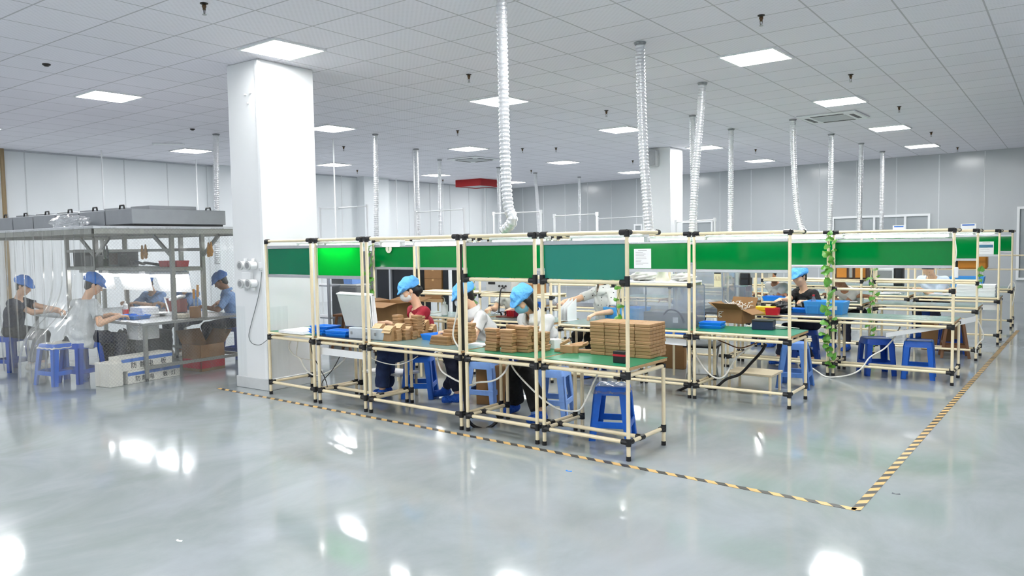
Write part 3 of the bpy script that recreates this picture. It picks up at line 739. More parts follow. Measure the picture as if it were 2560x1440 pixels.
M_bag = mat('crumpled_white_bag', (232, 230, 224), .55, noise=.02)
def bag(x, y, z, w, d, h, label, seed, name='plastic_bag', m=None):
    r_ = np.random.RandomState(seed); ph = r_.rand(6)*6
    def fn(u, v):
        a = 2*PI*u; b_ = PI*v; s = 1+.13*math.sin(5*a+ph[0]+3*b_)+.09*math.sin(9*b_+ph[1]+4*a)+.06*math.sin(15*a+ph[2])
        return (x+w/2*math.cos(a)*math.sin(b_)*s, y+d/2*math.sin(a)*math.sin(b_)*s, z+max(.001, h/2*(1+math.cos(b_)*s)))
    o = MB().sheet(fn, 40, 20).build(name, m or M_bag, smooth='all'); tag(o, label, 'bag'); return o
def stool(x, y, rz, label, m, h=.47, wrap=False, top=.135, base=.185, holes=True):
    t = thing('plastic_stool', label, 'stool', (x, y, 0), rz, 'blue plastic stools')
    R = .03
    def rr(hw, n=4, r=R):
        out = []
        for cx, cy, a0 in ((hw-r, hw-r, 0), (-hw+r, hw-r, 90), (-hw+r, -hw+r, 180), (hw-r, -hw+r, 270)):
            for k in range(n+1): a = math.radians(a0+90*k/n); out.append((cx+r*math.cos(a), cy+r*math.sin(a)))
        return out
    s = MB(); a = rr(top); b = rr(top+.006); c = rr(top+.014); n = len(a)
    vs = [(px*.86, py*.86, h-.006) for px, py in a]+[(px*.9, py*.9, h) for px, py in a]+[(px, py, h-.004) for px, py in a]+[(px, py, h-.02) for px, py in b]+[(px, py, h-.075) for px, py in c]+[(px*.95, py*.95, h-.075) for px, py in c]+[(px*.94, py*.94, h-.02) for px, py in a]
    fs = [tuple(range(n))]
    for q in range(6):
        for i in range(n): fs.append((q*n+i, q*n+(i+1) % n, (q+1)*n+(i+1) % n, (q+1)*n+i))
    fs.append(tuple(6*n+i for i in range(n))[::-1])
    s.add(vs, fs).build('seat', m, t, smooth=True, local=True)
    for sx in (-1, 1):
        for sy in (-1, 1):
            L_ = MB()
            t0, t1 = top+.012, base; w0, w1 = .072, .058; th = .012
            for axis in (0, 1):
                def pt(z, u, o):     # u along the face from the corner inwards, o inwards thickness
                    f = (h-.06-z)/(h-.06); e = t0+(t1-t0)*f; w = w0+(w1-w0)*f
                    p = [sx*(e-u*w), sy*(e-o*th)] if axis == 0 else [sx*(e-o*th), sy*(e-u*w)]
                    return (*p, z)
                vs = [pt(z, u, o) for z in (0, h*.5, h-.06) for u, o in ((0, 0), (1, 0), (1, 1), (0, 1))]
                fs = [(0, 1, 2, 3), (11, 10, 9, 8)]+[(q*4+i, q*4+(i+1) % 4, q*4+4+(i+1) % 4, q*4+4+i) for q in (0, 1) for i in range(4)]
                L_.add(vs, fs)
            L_.build('leg', m, t, local=True)
    zc = h*.3; f = (h-.06-zc)/(h-.06); e = top+.012+(base-top-.012)*f-.008
    for d in ((1, 0), (-1, 0), (0, 1), (0, -1)):
        if d[0]: MB().box(d[0]*e-.007, d[0]*e+.007, -e, e, zc-.028, zc+.028, .004).build('stretcher', m, t, local=True)
        else: MB().box(-e, e, d[1]*e-.007, d[1]*e+.007, zc-.028, zc+.028, .004).build('stretcher', m, t, local=True)
    if wrap:
        w_ = MB()
        def fn(u, v):
            x_, y_ = (u-.5)*2, (v-.5)*2; e = top+.02
            r_ = max(abs(x_), abs(y_)); z = h+.004+.004*math.sin(9*x_+5*y_)+.003*math.sin(13*y_) if r_ < .85 else h-.02-.04*(r_-.85)/.15+.005*math.sin(11*(x_+y_))
            return (x_*e, y_*e, z)
        w_.sheet(fn, 16, 16).build('plastic_wrap', M_film if wrap == 1 else mat('dusty_wrap', (206, 204, 196), .4, noise=.05, scale=40), t, smooth=True, local=True)
    return t
stool(-.06, -3.72, .35, 'deep blue stool with film-wrapped seat under the end of the front row', M_stool, .47, 1)
stool(-1.02, -3.2, .3, 'pale blue stool under the woman in the white shirt', M_stool3, .46)
stool(-2.78, -3.26, .55, 'dark blue stool under the woman in the red shirt', M_stool, .48)
stool(-1.92, -3.14, .2, 'pale blue stool under the person in the white polo', M_stool3, .46)
q = at(1988, 966); stool(q[0], q[1], .1, 'tall faded blue stool standing at the right end of the second row', M_stool4, .52, 0, .12, .185)
stool(.22, 1.28, .2, 'dark blue stool of the man in the black T-shirt', M_stool2, .47)
stool(1.2, .82, .5, 'dark blue stool under the empty bench, left one of the pair', M_stool2, .46, 0, .15)
stool(1.68, .80, .1, 'bright blue stool under the empty bench, right one of the pair', M_stool, .46, 0, .15)
q = at(1690, 905); stool(q[0], q[1], .2, 'blue stool behind the second row under the clear hoods', M_stool, .47)
stool(-.02, 3.15, .2, 'dark blue stool of the person with the tanned arms', M_stool2, .45)
stool(1.1, 5.2, .2, 'dark blue stool of the person in pale blue', M_stool2, .45)
stool(-1.7, -.75, .2, 'blue stool of the woman in the dotted blouse', M_stool2, .6)
stool(-3.3, -.75, .1, 'blue stool of the white shirted person behind the bench supply', M_stool2, .48)
stool(1.75, 3.3, .2, 'blue stool far back near the aisle behind the brown carton', M_stool2, .5)

def wood_stool(x, y, rz, label, h=.5, round_=True):
    t = thing('wooden_stool', label, 'stool', (x, y, 0), rz)
    if round_: MB().lathe([(.15, h-.03), (.16, h-.026), (.16, h-.004), (.155, h)], n=20).build('seat', M_steel if round_ == 2 else M_brown, t, smooth=True, local=True)
    else: MB().box(-.17, .17, -.12, .12, h-.035, h, .006).build('seat', M_brown, t, local=True)
    for sx in (-1, 1):
        for sy in (-1, 1):
            a = V3(sx*.1, sy*.1, h-.03); b = V3(sx*.17, sy*.17, 0)
            d = (b-a)/np.linalg.norm(b-a); xx = np.cross((0, 1, 0), d); xx /= np.linalg.norm(xx)
            MB().obox((a+b)/2+V3(0, 0, .004), (.036, .036, np.linalg.norm(b-a)-.012), np.stack([xx, np.cross(d, xx), d], 1), .004).build('leg', M_brown, t, local=True)
    e = .14
    for d in (-1, 1):
        MB().box(-e, e, d*e-.012, d*e+.012, h*.3, h*.3+.035).build('stretcher', M_brown, t, local=True)
        MB().box(d*e-.012, d*e+.012, -e, e, h*.38, h*.38+.035).build('stretcher', M_brown, t, local=True)
q = at(2390, 893); wood_stool(q[0]-.02, q[1]-.05, .2, 'brown wooden stool with a shiny round seat near the aisle', .52, 2)
q = at(1470, 690); wood_stool(-6.3, -1.2, .3, 'brown wooden stool behind the near column beside the grey machine', .62, False)
wood_stool(-5.62, -.9, .1, 'brown wooden stool partly hidden behind the flip-top box', .62, False)

def carton(x, y, z, w, d, h, rz, label, m=None, tape=True, open_=False, group=None, name='carton'):
    t = thing(name, label, 'box', (x, y, z), rz, group)
    m = m or M_kraft2
    if open_:
        b = MB(); th = .006
        b.box(-w/2, w/2, -d/2, d/2, 0, th)
        b.box(-w/2, w/2, -d/2, -d/2+th, 0, h).box(-w/2, w/2, d/2-th, d/2, 0, h).box(-w/2, -w/2+th, -d/2, d/2, 0, h).box(w/2-th, w/2, -d/2, d/2, 0, h)
        b.build('body', m, t, local=True)
        for (cx, cy, lx, ly, ax) in ((0, -d/2, w, d*.5, 'y-'), (0, d/2, w, d*.5, 'y+'), (-w/2, 0, d*.5, d, 'x-'), (w/2, 0, d*.5, d, 'x+')):
            an = open_.get(ax)
            if an is None: continue
            f = MB(); c, s = math.cos(an), math.sin(an); L_ = min(w, d)*.55
            if ax[0] == 'y':
                sg = -1 if ax[1] == '-' else 1
                f.add([(-w/2, cy, h), (w/2, cy, h), (w/2, cy+sg*L_*c, h+L_*s), (-w/2, cy+sg*L_*c, h+L_*s)], [(0, 1, 2, 3)])
            else:
                sg = -1 if ax[1] == '-' else 1
                f.add([(cx, -d/2, h), (cx, d/2, h), (cx+sg*L_*c, d/2, h+L_*s), (cx+sg*L_*c, -d/2, h+L_*s)], [(0, 1, 2, 3)])
            f.build('flap', m, t, local=True, solid=.005)
    else:
        MB().box(-w/2, w/2, -d/2, d/2, 0, h, .004).build('body', m, t, local=True)
        if tape: MB().box(-.025, .025, -d/2-.001, d/2+.001, h*.8, h+.001).build('packing_tape', mat('clear_tan_tape', (196, 158, 108), .3), t, local=True)
    return t
carton(-1.86, -3.05, 0, .34, .34, .42, .35, 'brown carton standing on the floor between two workers of the front row')
q = at(1660, 925); carton(q[0], q[1]+.3, 0, .4, .3, .42, .1, 'brown carton on the floor behind the second row, left of the folding stool')
carton(1.55, 3.62, 0, .4, .42, .44, -.1, 'big brown carton beyond the wooden stool by the aisle')
p = at(1835, 808, ZT)
cart = carton(p[0]-.02, p[1]+.12, ZT, .34, .26, .16, -.25, 'open brown carton full of white cords on the second row bench', open_={'y-': .55, 'x+': -.35, 'x-': .5, 'y+': 1.1})
b = MB()
for k in range(26):
    c = V3(p[0]-.02+random.uniform(-.12, .12), p[1]+.12+random.uniform(-.09, .09), ZT+.1+random.uniform(0, .1))
    pts = [c]
    for j in range(5): pts.append(pts[-1]+V3(random.uniform(-.07, .07), random.uniform(-.05, .05), random.uniform(-.03, .045)))
    pts = [V3(min(max(q_[0], p[0]-.19), p[0]+.16), min(max(q_[1], p[1]+.02), p[1]+.22), min(max(q_[2], ZT+.05), ZT+.25)) for q_ in pts]
    b.tube(spline(pts, 4), .0042, 5)
tag(b.build('cord_tangle', M_cable, smooth='all'), 'tangle of white cords heaped in the open carton', 'cords', kind='stuff')
carton(-3.98, -2.45, .62, .62, .4, .36, -.1, 'large brown carton behind the woman in red', open_={'y-': -.2, 'y+': .2, 'x-': .1, 'x+': .1})
t = thing('side_trolley', 'low cream pipe trolley that carries the large carton behind the woman in red', 'trolley', (-3.98, -2.45, 0), -.1)
for sx in (-.3, .3):
    for sy in (-.19, .19): MB().cyl((sx, sy, 0), (sx, sy, .59), PR, 8).build('leg', M_cream, t, smooth=True, local=True)
MB().box(-.34, .34, -.23, .23, .59, .618, .003).build('shelf', M_wood, t, local=True)
# big block of flat boxes at the end of the front row (the ones that show: front, right side and top)
box_me = MB().box(-.0702, .0702, -.0292, .0292, 0, .0284, .0045)
def kraft_box_proto(): return box_me.build('flat_box', M_kraft)
PB = kraft_box_proto(); pb_used = [False]
def flat_box(x, y, z, rz, label, group, sc=None, rx=0, ry=0):
    if not pb_used[0]: o = PB; pb_used[0] = True
    else: o = PB.copy(); COL.objects.link(o)
    o.location = (x, y, z); o.rotation_euler = (rx, ry, rz)
    if sc: o.scale = sc
    tag(o, label, 'box', group); MW[o.name] = Matrix.Identity(4)
    return o
ORD = ['top', 'second', 'third', 'fourth', 'fifth', 'sixth', 'seventh', 'eighth', 'ninth', 'bottom']
CO = ['left end', 'left middle', 'right middle', 'right end']
DP = ['front', 'second from front', 'middle', 'second from back', 'back']
bx0, by0 = -.2, -3.87
for L in range(10):
    jx = random.uniform(-.006, .006); jy = random.uniform(-.004, .004)
    for i in range(4):
        for j in range(5):
            if not (j == 0 or i == 3 or L == 0): continue
            x = bx0+.0725+.1435*i+jx; y = by0+.03+.0605*j+jy; z = ZT+.0001+.0287*(9-L)
            where = ('front face' if j == 0 else 'right side' if i == 3 else 'top face')
            if where == 'front face': lb = 'flat kraft box in the big block, front face, %s layer, %s' % (ORD[L], CO[i])
            elif where == 'right side': lb = 'flat kraft box in the big block, right side, %s layer, %s' % (ORD[L], DP[j])
            else: lb = 'flat kraft box on top of the big block, %s column, %s row' % (CO[i], DP[j])
            flat_box(x+random.uniform(-.0004, .0004), y, z, random.uniform(-.004, .004), lb, 'flat kraft boxes of the big block')
# stacks before the woman in the white shirt
def stack(px, py, n, nm, rz=0., group='flat kraft boxes stacked before the white shirted woman', sc=(.98, 1.25, 1.0), z0=ZT, off=(0, 0), first=0):
    p = at(px, py, z0)
    names = ['bottom', 'second', 'third', 'fourth', 'fifth', 'sixth', 'seventh', 'eighth', 'ninth', 'top']
    for k in range(n):
        nmk = 'top' if k == n-1 else names[k] if k == 0 else names[k]+' lowest'
        flat_box(p[0]+off[0]+random.uniform(-.007, .007), p[1]+off[1]+.045+random.uniform(-.007, .007), z0+.0002+k*.0287*sc[2], rz+random.uniform(-.08, .08),
                 '%s flat kraft box of %s' % (nmk, nm), group, sc)
stack(1226, 878, 7, 'the left stack before the white shirted woman', sc=(.95, 1.25, 1.03))
stack(1264, 882, 7, 'the middle stack before the white shirted woman', sc=(.98, 1.25, 1.03))
stack(1303, 882, 8, 'the right front stack before the white shirted woman', sc=(.98, 1.25, 1.03))
stack(1303, 882, 8, 'the stack behind the right front one', sc=(.98, 1.25, 1.0), off=(.02, .085))
stack(1310, 882, 6, 'the rear stack nearest the white shirted woman', sc=(.98, 1.25, 1.0), off=(.05, .17))
stack(1262, 882, 8, 'the rear stack behind the middle one', sc=(1.1, 1.3, 1.03), off=(-.0, .11))
G2 = 'flat kraft boxes beside the black riser hose'
stack(1118, 862, 5, 'the front stack left of the black riser hose', group=G2, sc=(.95, 1.25, 1.0))
stack(1118, 862, 8, 'the tall rear stack behind the black riser hose', group=G2, sc=(1.1, 1.4, 1.03), off=(-.03, .12))
stack(1150, 864, 7, 'the stack right of the black riser hose', group=G2, sc=(.8, 1.25, 1.03), off=(.0, .1))
# loose boxes
G3 = 'loose flat kraft boxes beside the white label box'
for px, py, rz, rx, ry, lb in ((1398, 878, .1, 0, 0, 'flat kraft box lying lowest at the left of the loose heap'), (1404, 868, .4, 0, -.5, 'tilted kraft box leaning on the left of the loose heap'),
                               (1412, 880, 0, 1.5, 0, 'kraft box standing on its edge in the loose heap, left one'), (1424, 880, .05, 1.5, 0, 'kraft box standing on its edge in the loose heap, right one'),
                               (1436, 874, .3, .5, -.2, 'kraft box sliding off in the middle of the loose heap'), (1448, 874, .2, .15, -.35, 'kraft box tilted at the right of the loose heap'),
                               (1456, 880, .3, 0, 0, 'flat kraft box lying nearest the big block')):
    p = at(px, py, ZT+.012)
    flat_box(p[0], p[1]+.05, ZT+(.0 if not rx and not ry else .031), rz, lb, G3, (.92, 1.2, 1), rx, ry)
# folded kraft cartons on the red woman's bench: upright cartons with sloping lids, and columns of sleeves
def mini_carton(px, py, w, d, h, rz, where, back=0.):
    p = at(px, py, ZT)
    t = thing('folded_carton', 'upright kraft carton %s' % where, 'box', (p[0], p[1]+d/2+back, ZT), rz, 'folded kraft cartons before the woman in red')
    MB().prism([(-d/2, .001), (d/2, .001), (d/2*.7, h), (-d/2*.55, h*.86)], -w/2, w/2, R=np.array([[0, 0, 1], [1, 0, 0], [0, 1, 0]]).astype(float)).build('body', M_kraft, t, local=True)
    for k in range(2):
        z = h*(.9-.17*k); y = -d/2*(.62+.3*k)
        MB().add([(-w/2, y-.022, z-.028), (w/2, y-.022, z-.028), (w/2*.97, y+.028, z+.014), (-w/2*.97, y+.028, z+.014)], [(0, 1, 2, 3)]).build('flap', mat('pale_kraft', (222, 192, 148), .75, noise=.05), t, local=True, solid=.004)
    return t
mini_carton(941, 849, .125, .09, .165, -.1, 'at the left end of the pile, by the double post')
mini_carton(967, 853, .125, .09, .155, -.06, 'second from the double post before the woman in red')
mini_carton(992, 850, .1, .09, .17, .05, 'third from the double post before the woman in red')
mini_carton(1013, 849, .085, .08, .135, .1, 'fourth from the double post before the woman in red')
mini_carton(1048, 838, .1, .07, .16, -.25, 'in the pile under the bare arm of the woman in red', .06)
mini_carton(1068, 838, .085, .06, .11, -.2, 'at the far right of the pile before the woman in red', .06)
G4 = 'flat kraft sleeves piled before the woman in red'
def column_of(px, py, n, nm, back, sc=(.62, 1.5, 1.), ry=0., z0=0., jit=.006, rz=0.):
    p = at(px, py, ZT)
    for k in range(n):
        nmk = ['lowest', 'second', 'third', 'fourth', 'fifth', 'sixth', 'seventh', 'eighth', 'ninth'][k] if k < n-1 else 'topmost'
        flat_box(p[0]+random.uniform(-jit, jit), p[1]+back+random.uniform(-jit, jit), ZT+.0002+z0+k*.0287*sc[2], rz+random.uniform(-.1, .1), '%s kraft sleeve of %s' % (nmk, nm), G4, sc, 0, ry)
column_of(985, 853, 4, 'the low stack between the second and third upright cartons', .05, (.4, 1.2, .95))
column_of(1007, 851, 4, 'the low stack between the third and fourth upright cartons', .05, (.4, 1.2, .95))
column_of(1026, 849, 3, 'the low stack right of the fourth upright carton', .05, (.4, 1.2, .95))
column_of(962, 848, 8, 'the tall left column behind the upright cartons', .2, (.62, 1.5, 1.04))
column_of(990, 848, 7, 'the tall middle column behind the upright cartons', .2, (.6, 1.5, 1.0), rz=.25)
column_of(1010, 848, 8, 'the tall right column behind the upright cartons', .2, (.66, 1.5, 1.02))
p0 = at(1034, 842, ZT)
for k in range(6):
    flat_box(p0[0]-.02+.004*k, p0[1]+.13, ZT+.026+.03*k, .15, '%s of the tilted kraft sleeves fanned out right of the tall columns' % ['lowest', 'second', 'third', 'fourth', 'fifth', 'topmost'][k], G4, (.5, 1.2, .9), 0, -.42)
for k in range(6):
    flat_box(p0[0]+.05+.017*k, p0[1]+.02, ZT+.034, .1, '%s kraft sleeve of the row standing on edge before the pile' % ['first', 'second', 'third', 'fourth', 'fifth', 'sixth'][k]+' from the left', G4, (.48, 1.0, .5), 0, 1.35)
# flat unfolded sheets before the blue tray
p = at(1098, 862, ZT)
for k in range(5):
    o = MB().box(-.12+.008*k, .12, -.075, .075-.006*k, 0, .0165, .002).build('carton_blank', M_kraft2 if k % 2 else M_kraft)
    o.location = (p[0]+random.uniform(-.01, .01), p[1]+.06, ZT+.0005+.0175*k); o.rotation_euler = (0, 0, -.05+random.uniform(-.06, .06))
    tag(o, '%s flattened carton blank in the low pile beside the blue tray' % ['lowest', 'second', 'third', 'fourth', 'uppermost'][k], 'cardboard', 'flattened carton blanks')

def tray(x, y, z, w, d, h, rz, label, m=None, ribs=False, group='blue plastic trays', name='tray', wall=.008):
    m = m or M_blue
    t = thing(name, label, 'tray' if name == 'tray' else 'crate', (x, y, z), rz, group)
    b = MB(); tp = .92
    def ring(s, zz): return [(-w/2*s, -d/2*s, zz), (w/2*s, -d/2*s, zz), (w/2*s, d/2*s, zz), (-w/2*s, d/2*s, zz)]
    k = 1-2*wall/min(w, d)
    V = ring(tp, 0)+ring(1, h)+ring(1.03, h)+ring(1.03, h-.008)+ring(k, h)+ring(tp*k, wall)
    F = [(3, 2, 1, 0)]
    def con(a, c):
        for i in range(4): F.append((a*4+i, a*4+(i+1) % 4, c*4+(i+1) % 4, c*4+i))
    con(0, 3); con(3, 2); con(2, 1); con(1, 4); con(4, 5); F.append((20, 21, 22, 23))
    b.add(V, F).build('shell', m, t, local=True)
    if ribs:
        r_ = MB()
        for i in range(4):
            x_ = -w*.42+w*.28*i
            r_.box(x_-.006, x_+.006, -d/2*1.015, -d/2*.97, .01, h-.01)
        r_.box(-w*.5, w*.5, -d/2*1.02, -d/2*.98, h*.6, h*.64)
        r_.build('ribs', m, t, local=True)
    return t
p = at(790, 836, ZT)
for k, (dx, dy, rz) in enumerate(((0, .06, -.1), (.01, .07, -.08), (.03, .08, .05))):
    tray(p[0]+dx, p[1]+dy+.03, ZT+.0005+.031*k, .27, .2, .03, rz, '%s blue tray of the flat stack across the two left benches' % ['lowest', 'middle', 'top'][k])
p = at(838, 842, ZT)
for k, rz in enumerate((.03, .08)):
    tray(p[0], p[1]+.1, ZT+.0005+.033*k, .3, .2, .032, rz, '%s blue tray directly left of the grey flip-top box' % ['lower', 'upper'][k])
p = at(1080, 854, ZT)
tray(p[0]-.02, p[1]+.14, ZT+.0005, .34, .22, .06, -.2, 'empty blue tray on the bench of the woman in red')
p = at(1772, 822, ZT)
for k in range(2): tray(p[0], p[1]+.1, ZT+.0005+.033*k, .24, .19, .036, .1, '%s blue tray beside the open carton of cords' % ['lower', 'upper'][k])
p = at(2003, 782, ZT); tray(p[0], p[1]+.12, ZT+.0005, .3, .2, .05, .1, 'dark blue tray under the hands of the man in the black T-shirt')
p = at(2062, 786, ZT); tray(p[0]-.02, p[1]+.17, ZT+.0005, .48, .32, .16, 0, 'large bright blue crate with a white label at the ivy post', M_blue2, True, name='crate')
MB().box(p[0]+.03, p[0]+.15, p[1]-.003, p[1]-.001, ZT+.06, ZT+.11).build('crate_label', M_paper, bpy.data.objects['crate'])
p = at(1540, 797, ZT); tray(-1.36, -.98+.02, ZT+.0005, .5, .3, .15, .0, 'bright blue ribbed crate beside the woman in the dotted blouse', M_blue2, True, name='crate')
p = at(1300, 800, ZT); tray(p[0]-.08, p[1]+.35, ZT+.0005, .2, .2, .2, .1, 'tall deep blue bin behind the woman in the white shirt', M_stool, False, name='crate')
p = at(1905, 748, ZT); tray(-.62, 2.66, ZT+.0005, .36, .24, .07, .1, 'blue tray on the fourth row left of the man in black')
tray(1.55, 7.3, ZT+.0005, .55, .35, .2, 0, 'blue bin on the sixth row bench near the aisle', M_blue2, True, name='crate')
tray(2.75, 8.6, .0005, .5, .4, .95, 0, 'tall blue bin standing on the floor at the far end of the aisle', M_stool2, False, name='crate')

# ---- white sheet stack, flip-top box
p = at(688, 832, ZT)
for k in range(3):
    o = MB().box(-.0, .46-.02*k, 0, .36, 0, .009, .001).build('foam_sheet', M_paper)
    o.location = (p[0]+.02, p[1]+.03, ZT+.0006+.0095*k); o.rotation_euler = (0, 0, -.048+.04*k)
    tag(o, '%s white foam sheet on the bench beside the column' % ['lowest', 'middle', 'topmost'][k], 'sheet', 'white foam sheets')
p = at(868, 846, ZT); q = at(934, 851, ZT)
M_smoke = mat('grey_translucent_plastic', (150, 155, 156), .35, noise=.02)
t = thing('flip_top_box', 'grey flip-top box with its lid standing open behind the posts', 'box', (p[0], p[1], ZT), math.atan2(q[1]-p[1], q[0]-p[0]))
W = float(np.linalg.norm((q-p)[:2]))+.12
MB().box(0, W, .02, .3, .001, .115, .006).build('body', mat('clear_grey_box', (196, 204, 212), .3), t, local=True)
def rp(x, y, off):
    d = ray(x, y); n_ = V3(-SL, 1, 0); c0 = V3(-4.38, -4.085+off, 0); k = ((c0-CAM)@n_)/(d@n_); return CAM+k*d
MB().add([rp(864, 814, .14), rp(926, 818, .14), rp(918, 737, .3), rp(841, 733, .3)], [(0, 1, 2, 3)]).build('lid', M_smoke, t, solid=.02)
MB().add([rp(840, 733, .29), rp(925, 738, .29), rp(933, 734, .46), rp(850, 729, .46)], [(0, 1, 2, 3)]).build('lid_rim', M_paper, t, solid=.012)
for k_ in range(3): MB().add([rp(926+4*k_, 818, .15), rp(938+3*k_, 806, .3), rp(928+4*k_, 740, .46), rp(918+5*k_, 738, .31)], [(0, 1, 2, 3)]).build('side_sheet', M_frame, t, solid=.006)
k = MB()
for x in (.04, W*.5, W-.12): k.box(x, x+.018, .008, .024, .045, .075)
k.build('latch', M_grey, t, local=True)
# ---- small things on the front row
p = at(1548, 908, ZT)
t = thing('small_black_box', 'small black carton with a red band at the front edge of the end bench', 'box', (p[0], p[1]+.03, ZT), -.05)
MB().box(-.055, .055, -.035, .035, .001, .095, .003).build('body', M_black, t, local=True)
MB().box(-.0555, .0555, -.0355, .0355, .055, .072).build('red_band', M_red, t, local=True)
p = at(1378, 872, ZT)
t = thing('label_box', 'small white box with grey printed lines before the white shirted woman', 'box', (p[0], p[1]+.05, ZT), -.15)
MB().box(-.05, .05, -.05, .05, .001, .085, .003).build('body', M_paper, t, local=True)
k = MB()
for i in range(5): k.box(-.04, .0+.008*(i % 3), -.0512, -.0502, .02+.011*i, .024+.011*i)
k.build('print_lines', M_ink, t, local=True)
p = at(1365, 868, ZT); tag(MB().lathe([(.045, .0), (.045, .06)], (p[0]+.03, p[1]+.03, ZT+.001), 18).build('white_roll', M_paper, smooth=True), 'white roll of labels behind the printed white box', 'roll')
p = at(1190, 866, ZT)
for k in range(3):
    o = MB().box(-.1, .1, -.06, .06, 0, .006).build('paper_pad', M_paper); o.location = (p[0]-.02+.008*k, p[1]+.07, ZT+.0005+.0065*k); o.rotation_euler = (0, 0, -.05+.06*k)
    tag(o, '%s white printed pad beside the white polo elbow' % ['lowest', 'middle', 'topmost'][k], 'paper', 'white pads')
# ---- row two goods
M_bottle = mat('milky_plastic', (236, 238, 238), .35)
p = at(1112, 788, ZT)
t = thing('wash_bottle', 'white wash bottle with a bent straw behind the woman in red', 'bottle', (p[0], p[1], ZT))
MB().lathe([(.04, .001), (.046, .008), (.046, .13), (.04, .145), (.018, .15), (.018, .16)], n=18).build('body', M_bottle, t, smooth=True, local=True)
MB().lathe([(.022, .158), (.022, .185)], n=14).build('cap', M_bottle, t, smooth=True, local=True)
MB().tube(spline([(0, 0, .18), (0, 0, .22), (-.02, 0, .245), (-.06, 0, .25)], 5), .006, 6).build('straw', M_bottle, t, smooth=True, local=True)
p = atY(1225, 742, -1.62)
t = thing('bench_supply', 'pale grey bench power supply on the shelf above the white shirted workers', 'instrument', (-2.78, -1.62, 1.09), .0)
MB().box(-.2, .2, -.13, .14, .012, .15, .008).build('case', mat('instrument_grey', (205, 206, 203), .45), t, local=True)
MB().box(-.2, .2, -.14, -.128, .008, .155, .004).build('front_panel', mat('instrument_front', (188, 190, 190), .4), t, local=True)
MB().box(-.16, -.05, -.145, -.139, .1, .13).build('display', M_black, t, local=True)
k = MB()
for i in range(3): k.lathe([(.014, 0), (.012, .016)], (.02+.05*i, -.14, .08), 10, R=rotx(PI/2))
k.build('knob', M_black, t, local=True)
MB().tube(spline([V3(.1, -.14, .06), V3(.08, -.19, .04), V3(.06, -.2, -.1), V3(.04, -.19, -.26)], 6), .008, 6).build('lead', M_cableb, t, smooth=True, local=True)
p = at(1255, 795, ZT)
t = thing('circuit_assembly', 'red circuit board assembly with loose wires on the second row bench', 'circuit board', (p[0], p[1]+.15, ZT))
MB().box(-.14, .14, -.1, .1, .001, .014).build('board', mat('red_board', (120, 50, 34), .5), t, local=True)
k = MB()
for i in range(5): k.box(-.0+.025*i, .018+.025*i, -.05, .05, .014, .09)
k.build('heat_sink', M_red, t, local=True)
k = MB()
for i in range(12):
    c = V3(-.12+random.random()*.1, random.uniform(-.08, .06), .02)
    k.tube(spline([c, c+V3(random.uniform(-.05, .05), random.uniform(-.04, .04), .05), c+V3(random.uniform(-.08, .08), random.uniform(-.06, .06), .03)], 4), .004, 5)
k.build('wires', M_cableb, t, smooth=True, local=True)
p = at(1410, 803, ZT)
t = thing('file_holder', 'upright white file holder at the post beside the dotted blouse', 'file holder', (p[0], p[1]+.1, ZT))
for i in range(3): MB().add([(-.05+.05*i, -.1, .001), (-.05+.05*i, .12, .001), (-.05+.05*i, .12, .27), (-.05+.05*i, -.1, .16)], [(0, 1, 2, 3)]).build('divider', M_paper, t, local=True, solid=.006)
MB().box(-.06, .06, -.1, .12, .0005, .008).build('base', M_paper, t, local=True)
for k in range(6):
    o = MB().box(-.13, .13, -.09, .09, 0, .11, .002).build('white_carton', M_paper)
    o.location = (-2.25+.28*(k % 2), -1.15+.0*k, .02+.115*(k//2)); o.rotation_euler = (0, 0, random.uniform(-.05, .05))
    tag(o, 'white carton under the second row bench, %s layer, %s' % (['lowest', 'middle', 'top'][k//2], ['left', 'right'][k % 2]), 'box', 'white cartons under the bench')
t = thing('low_platform', 'low pallet under the second row that carries white cartons', 'pallet', (-2.1, -1.15, 0)); MB().box(-.32, .32, -.13, .13, .0, .019).build('deck', M_wood, t, local=True)
# wrapped blue bin on the third row's high shelf beside cartons
t = tray(-4.0, .56, 1.1905, .36, .26, .17, .1, 'blue bin wrapped in clear film behind the woman in red', M_stool3, True, name='crate')
def fn(u, v):
    a = 2*PI*u; z = v*.22; r = .19+.02*math.sin(7*a+9*v)+.01*math.sin(17*a); s = 1-.5*max(0, v-.8)
    return (r*1.12*math.cos(a)*s, r*.9*math.sin(a)*s, z+.0)
MB().sheet(fn, 36, 8).build('film_wrap', M_film, t, smooth='all', local=True)
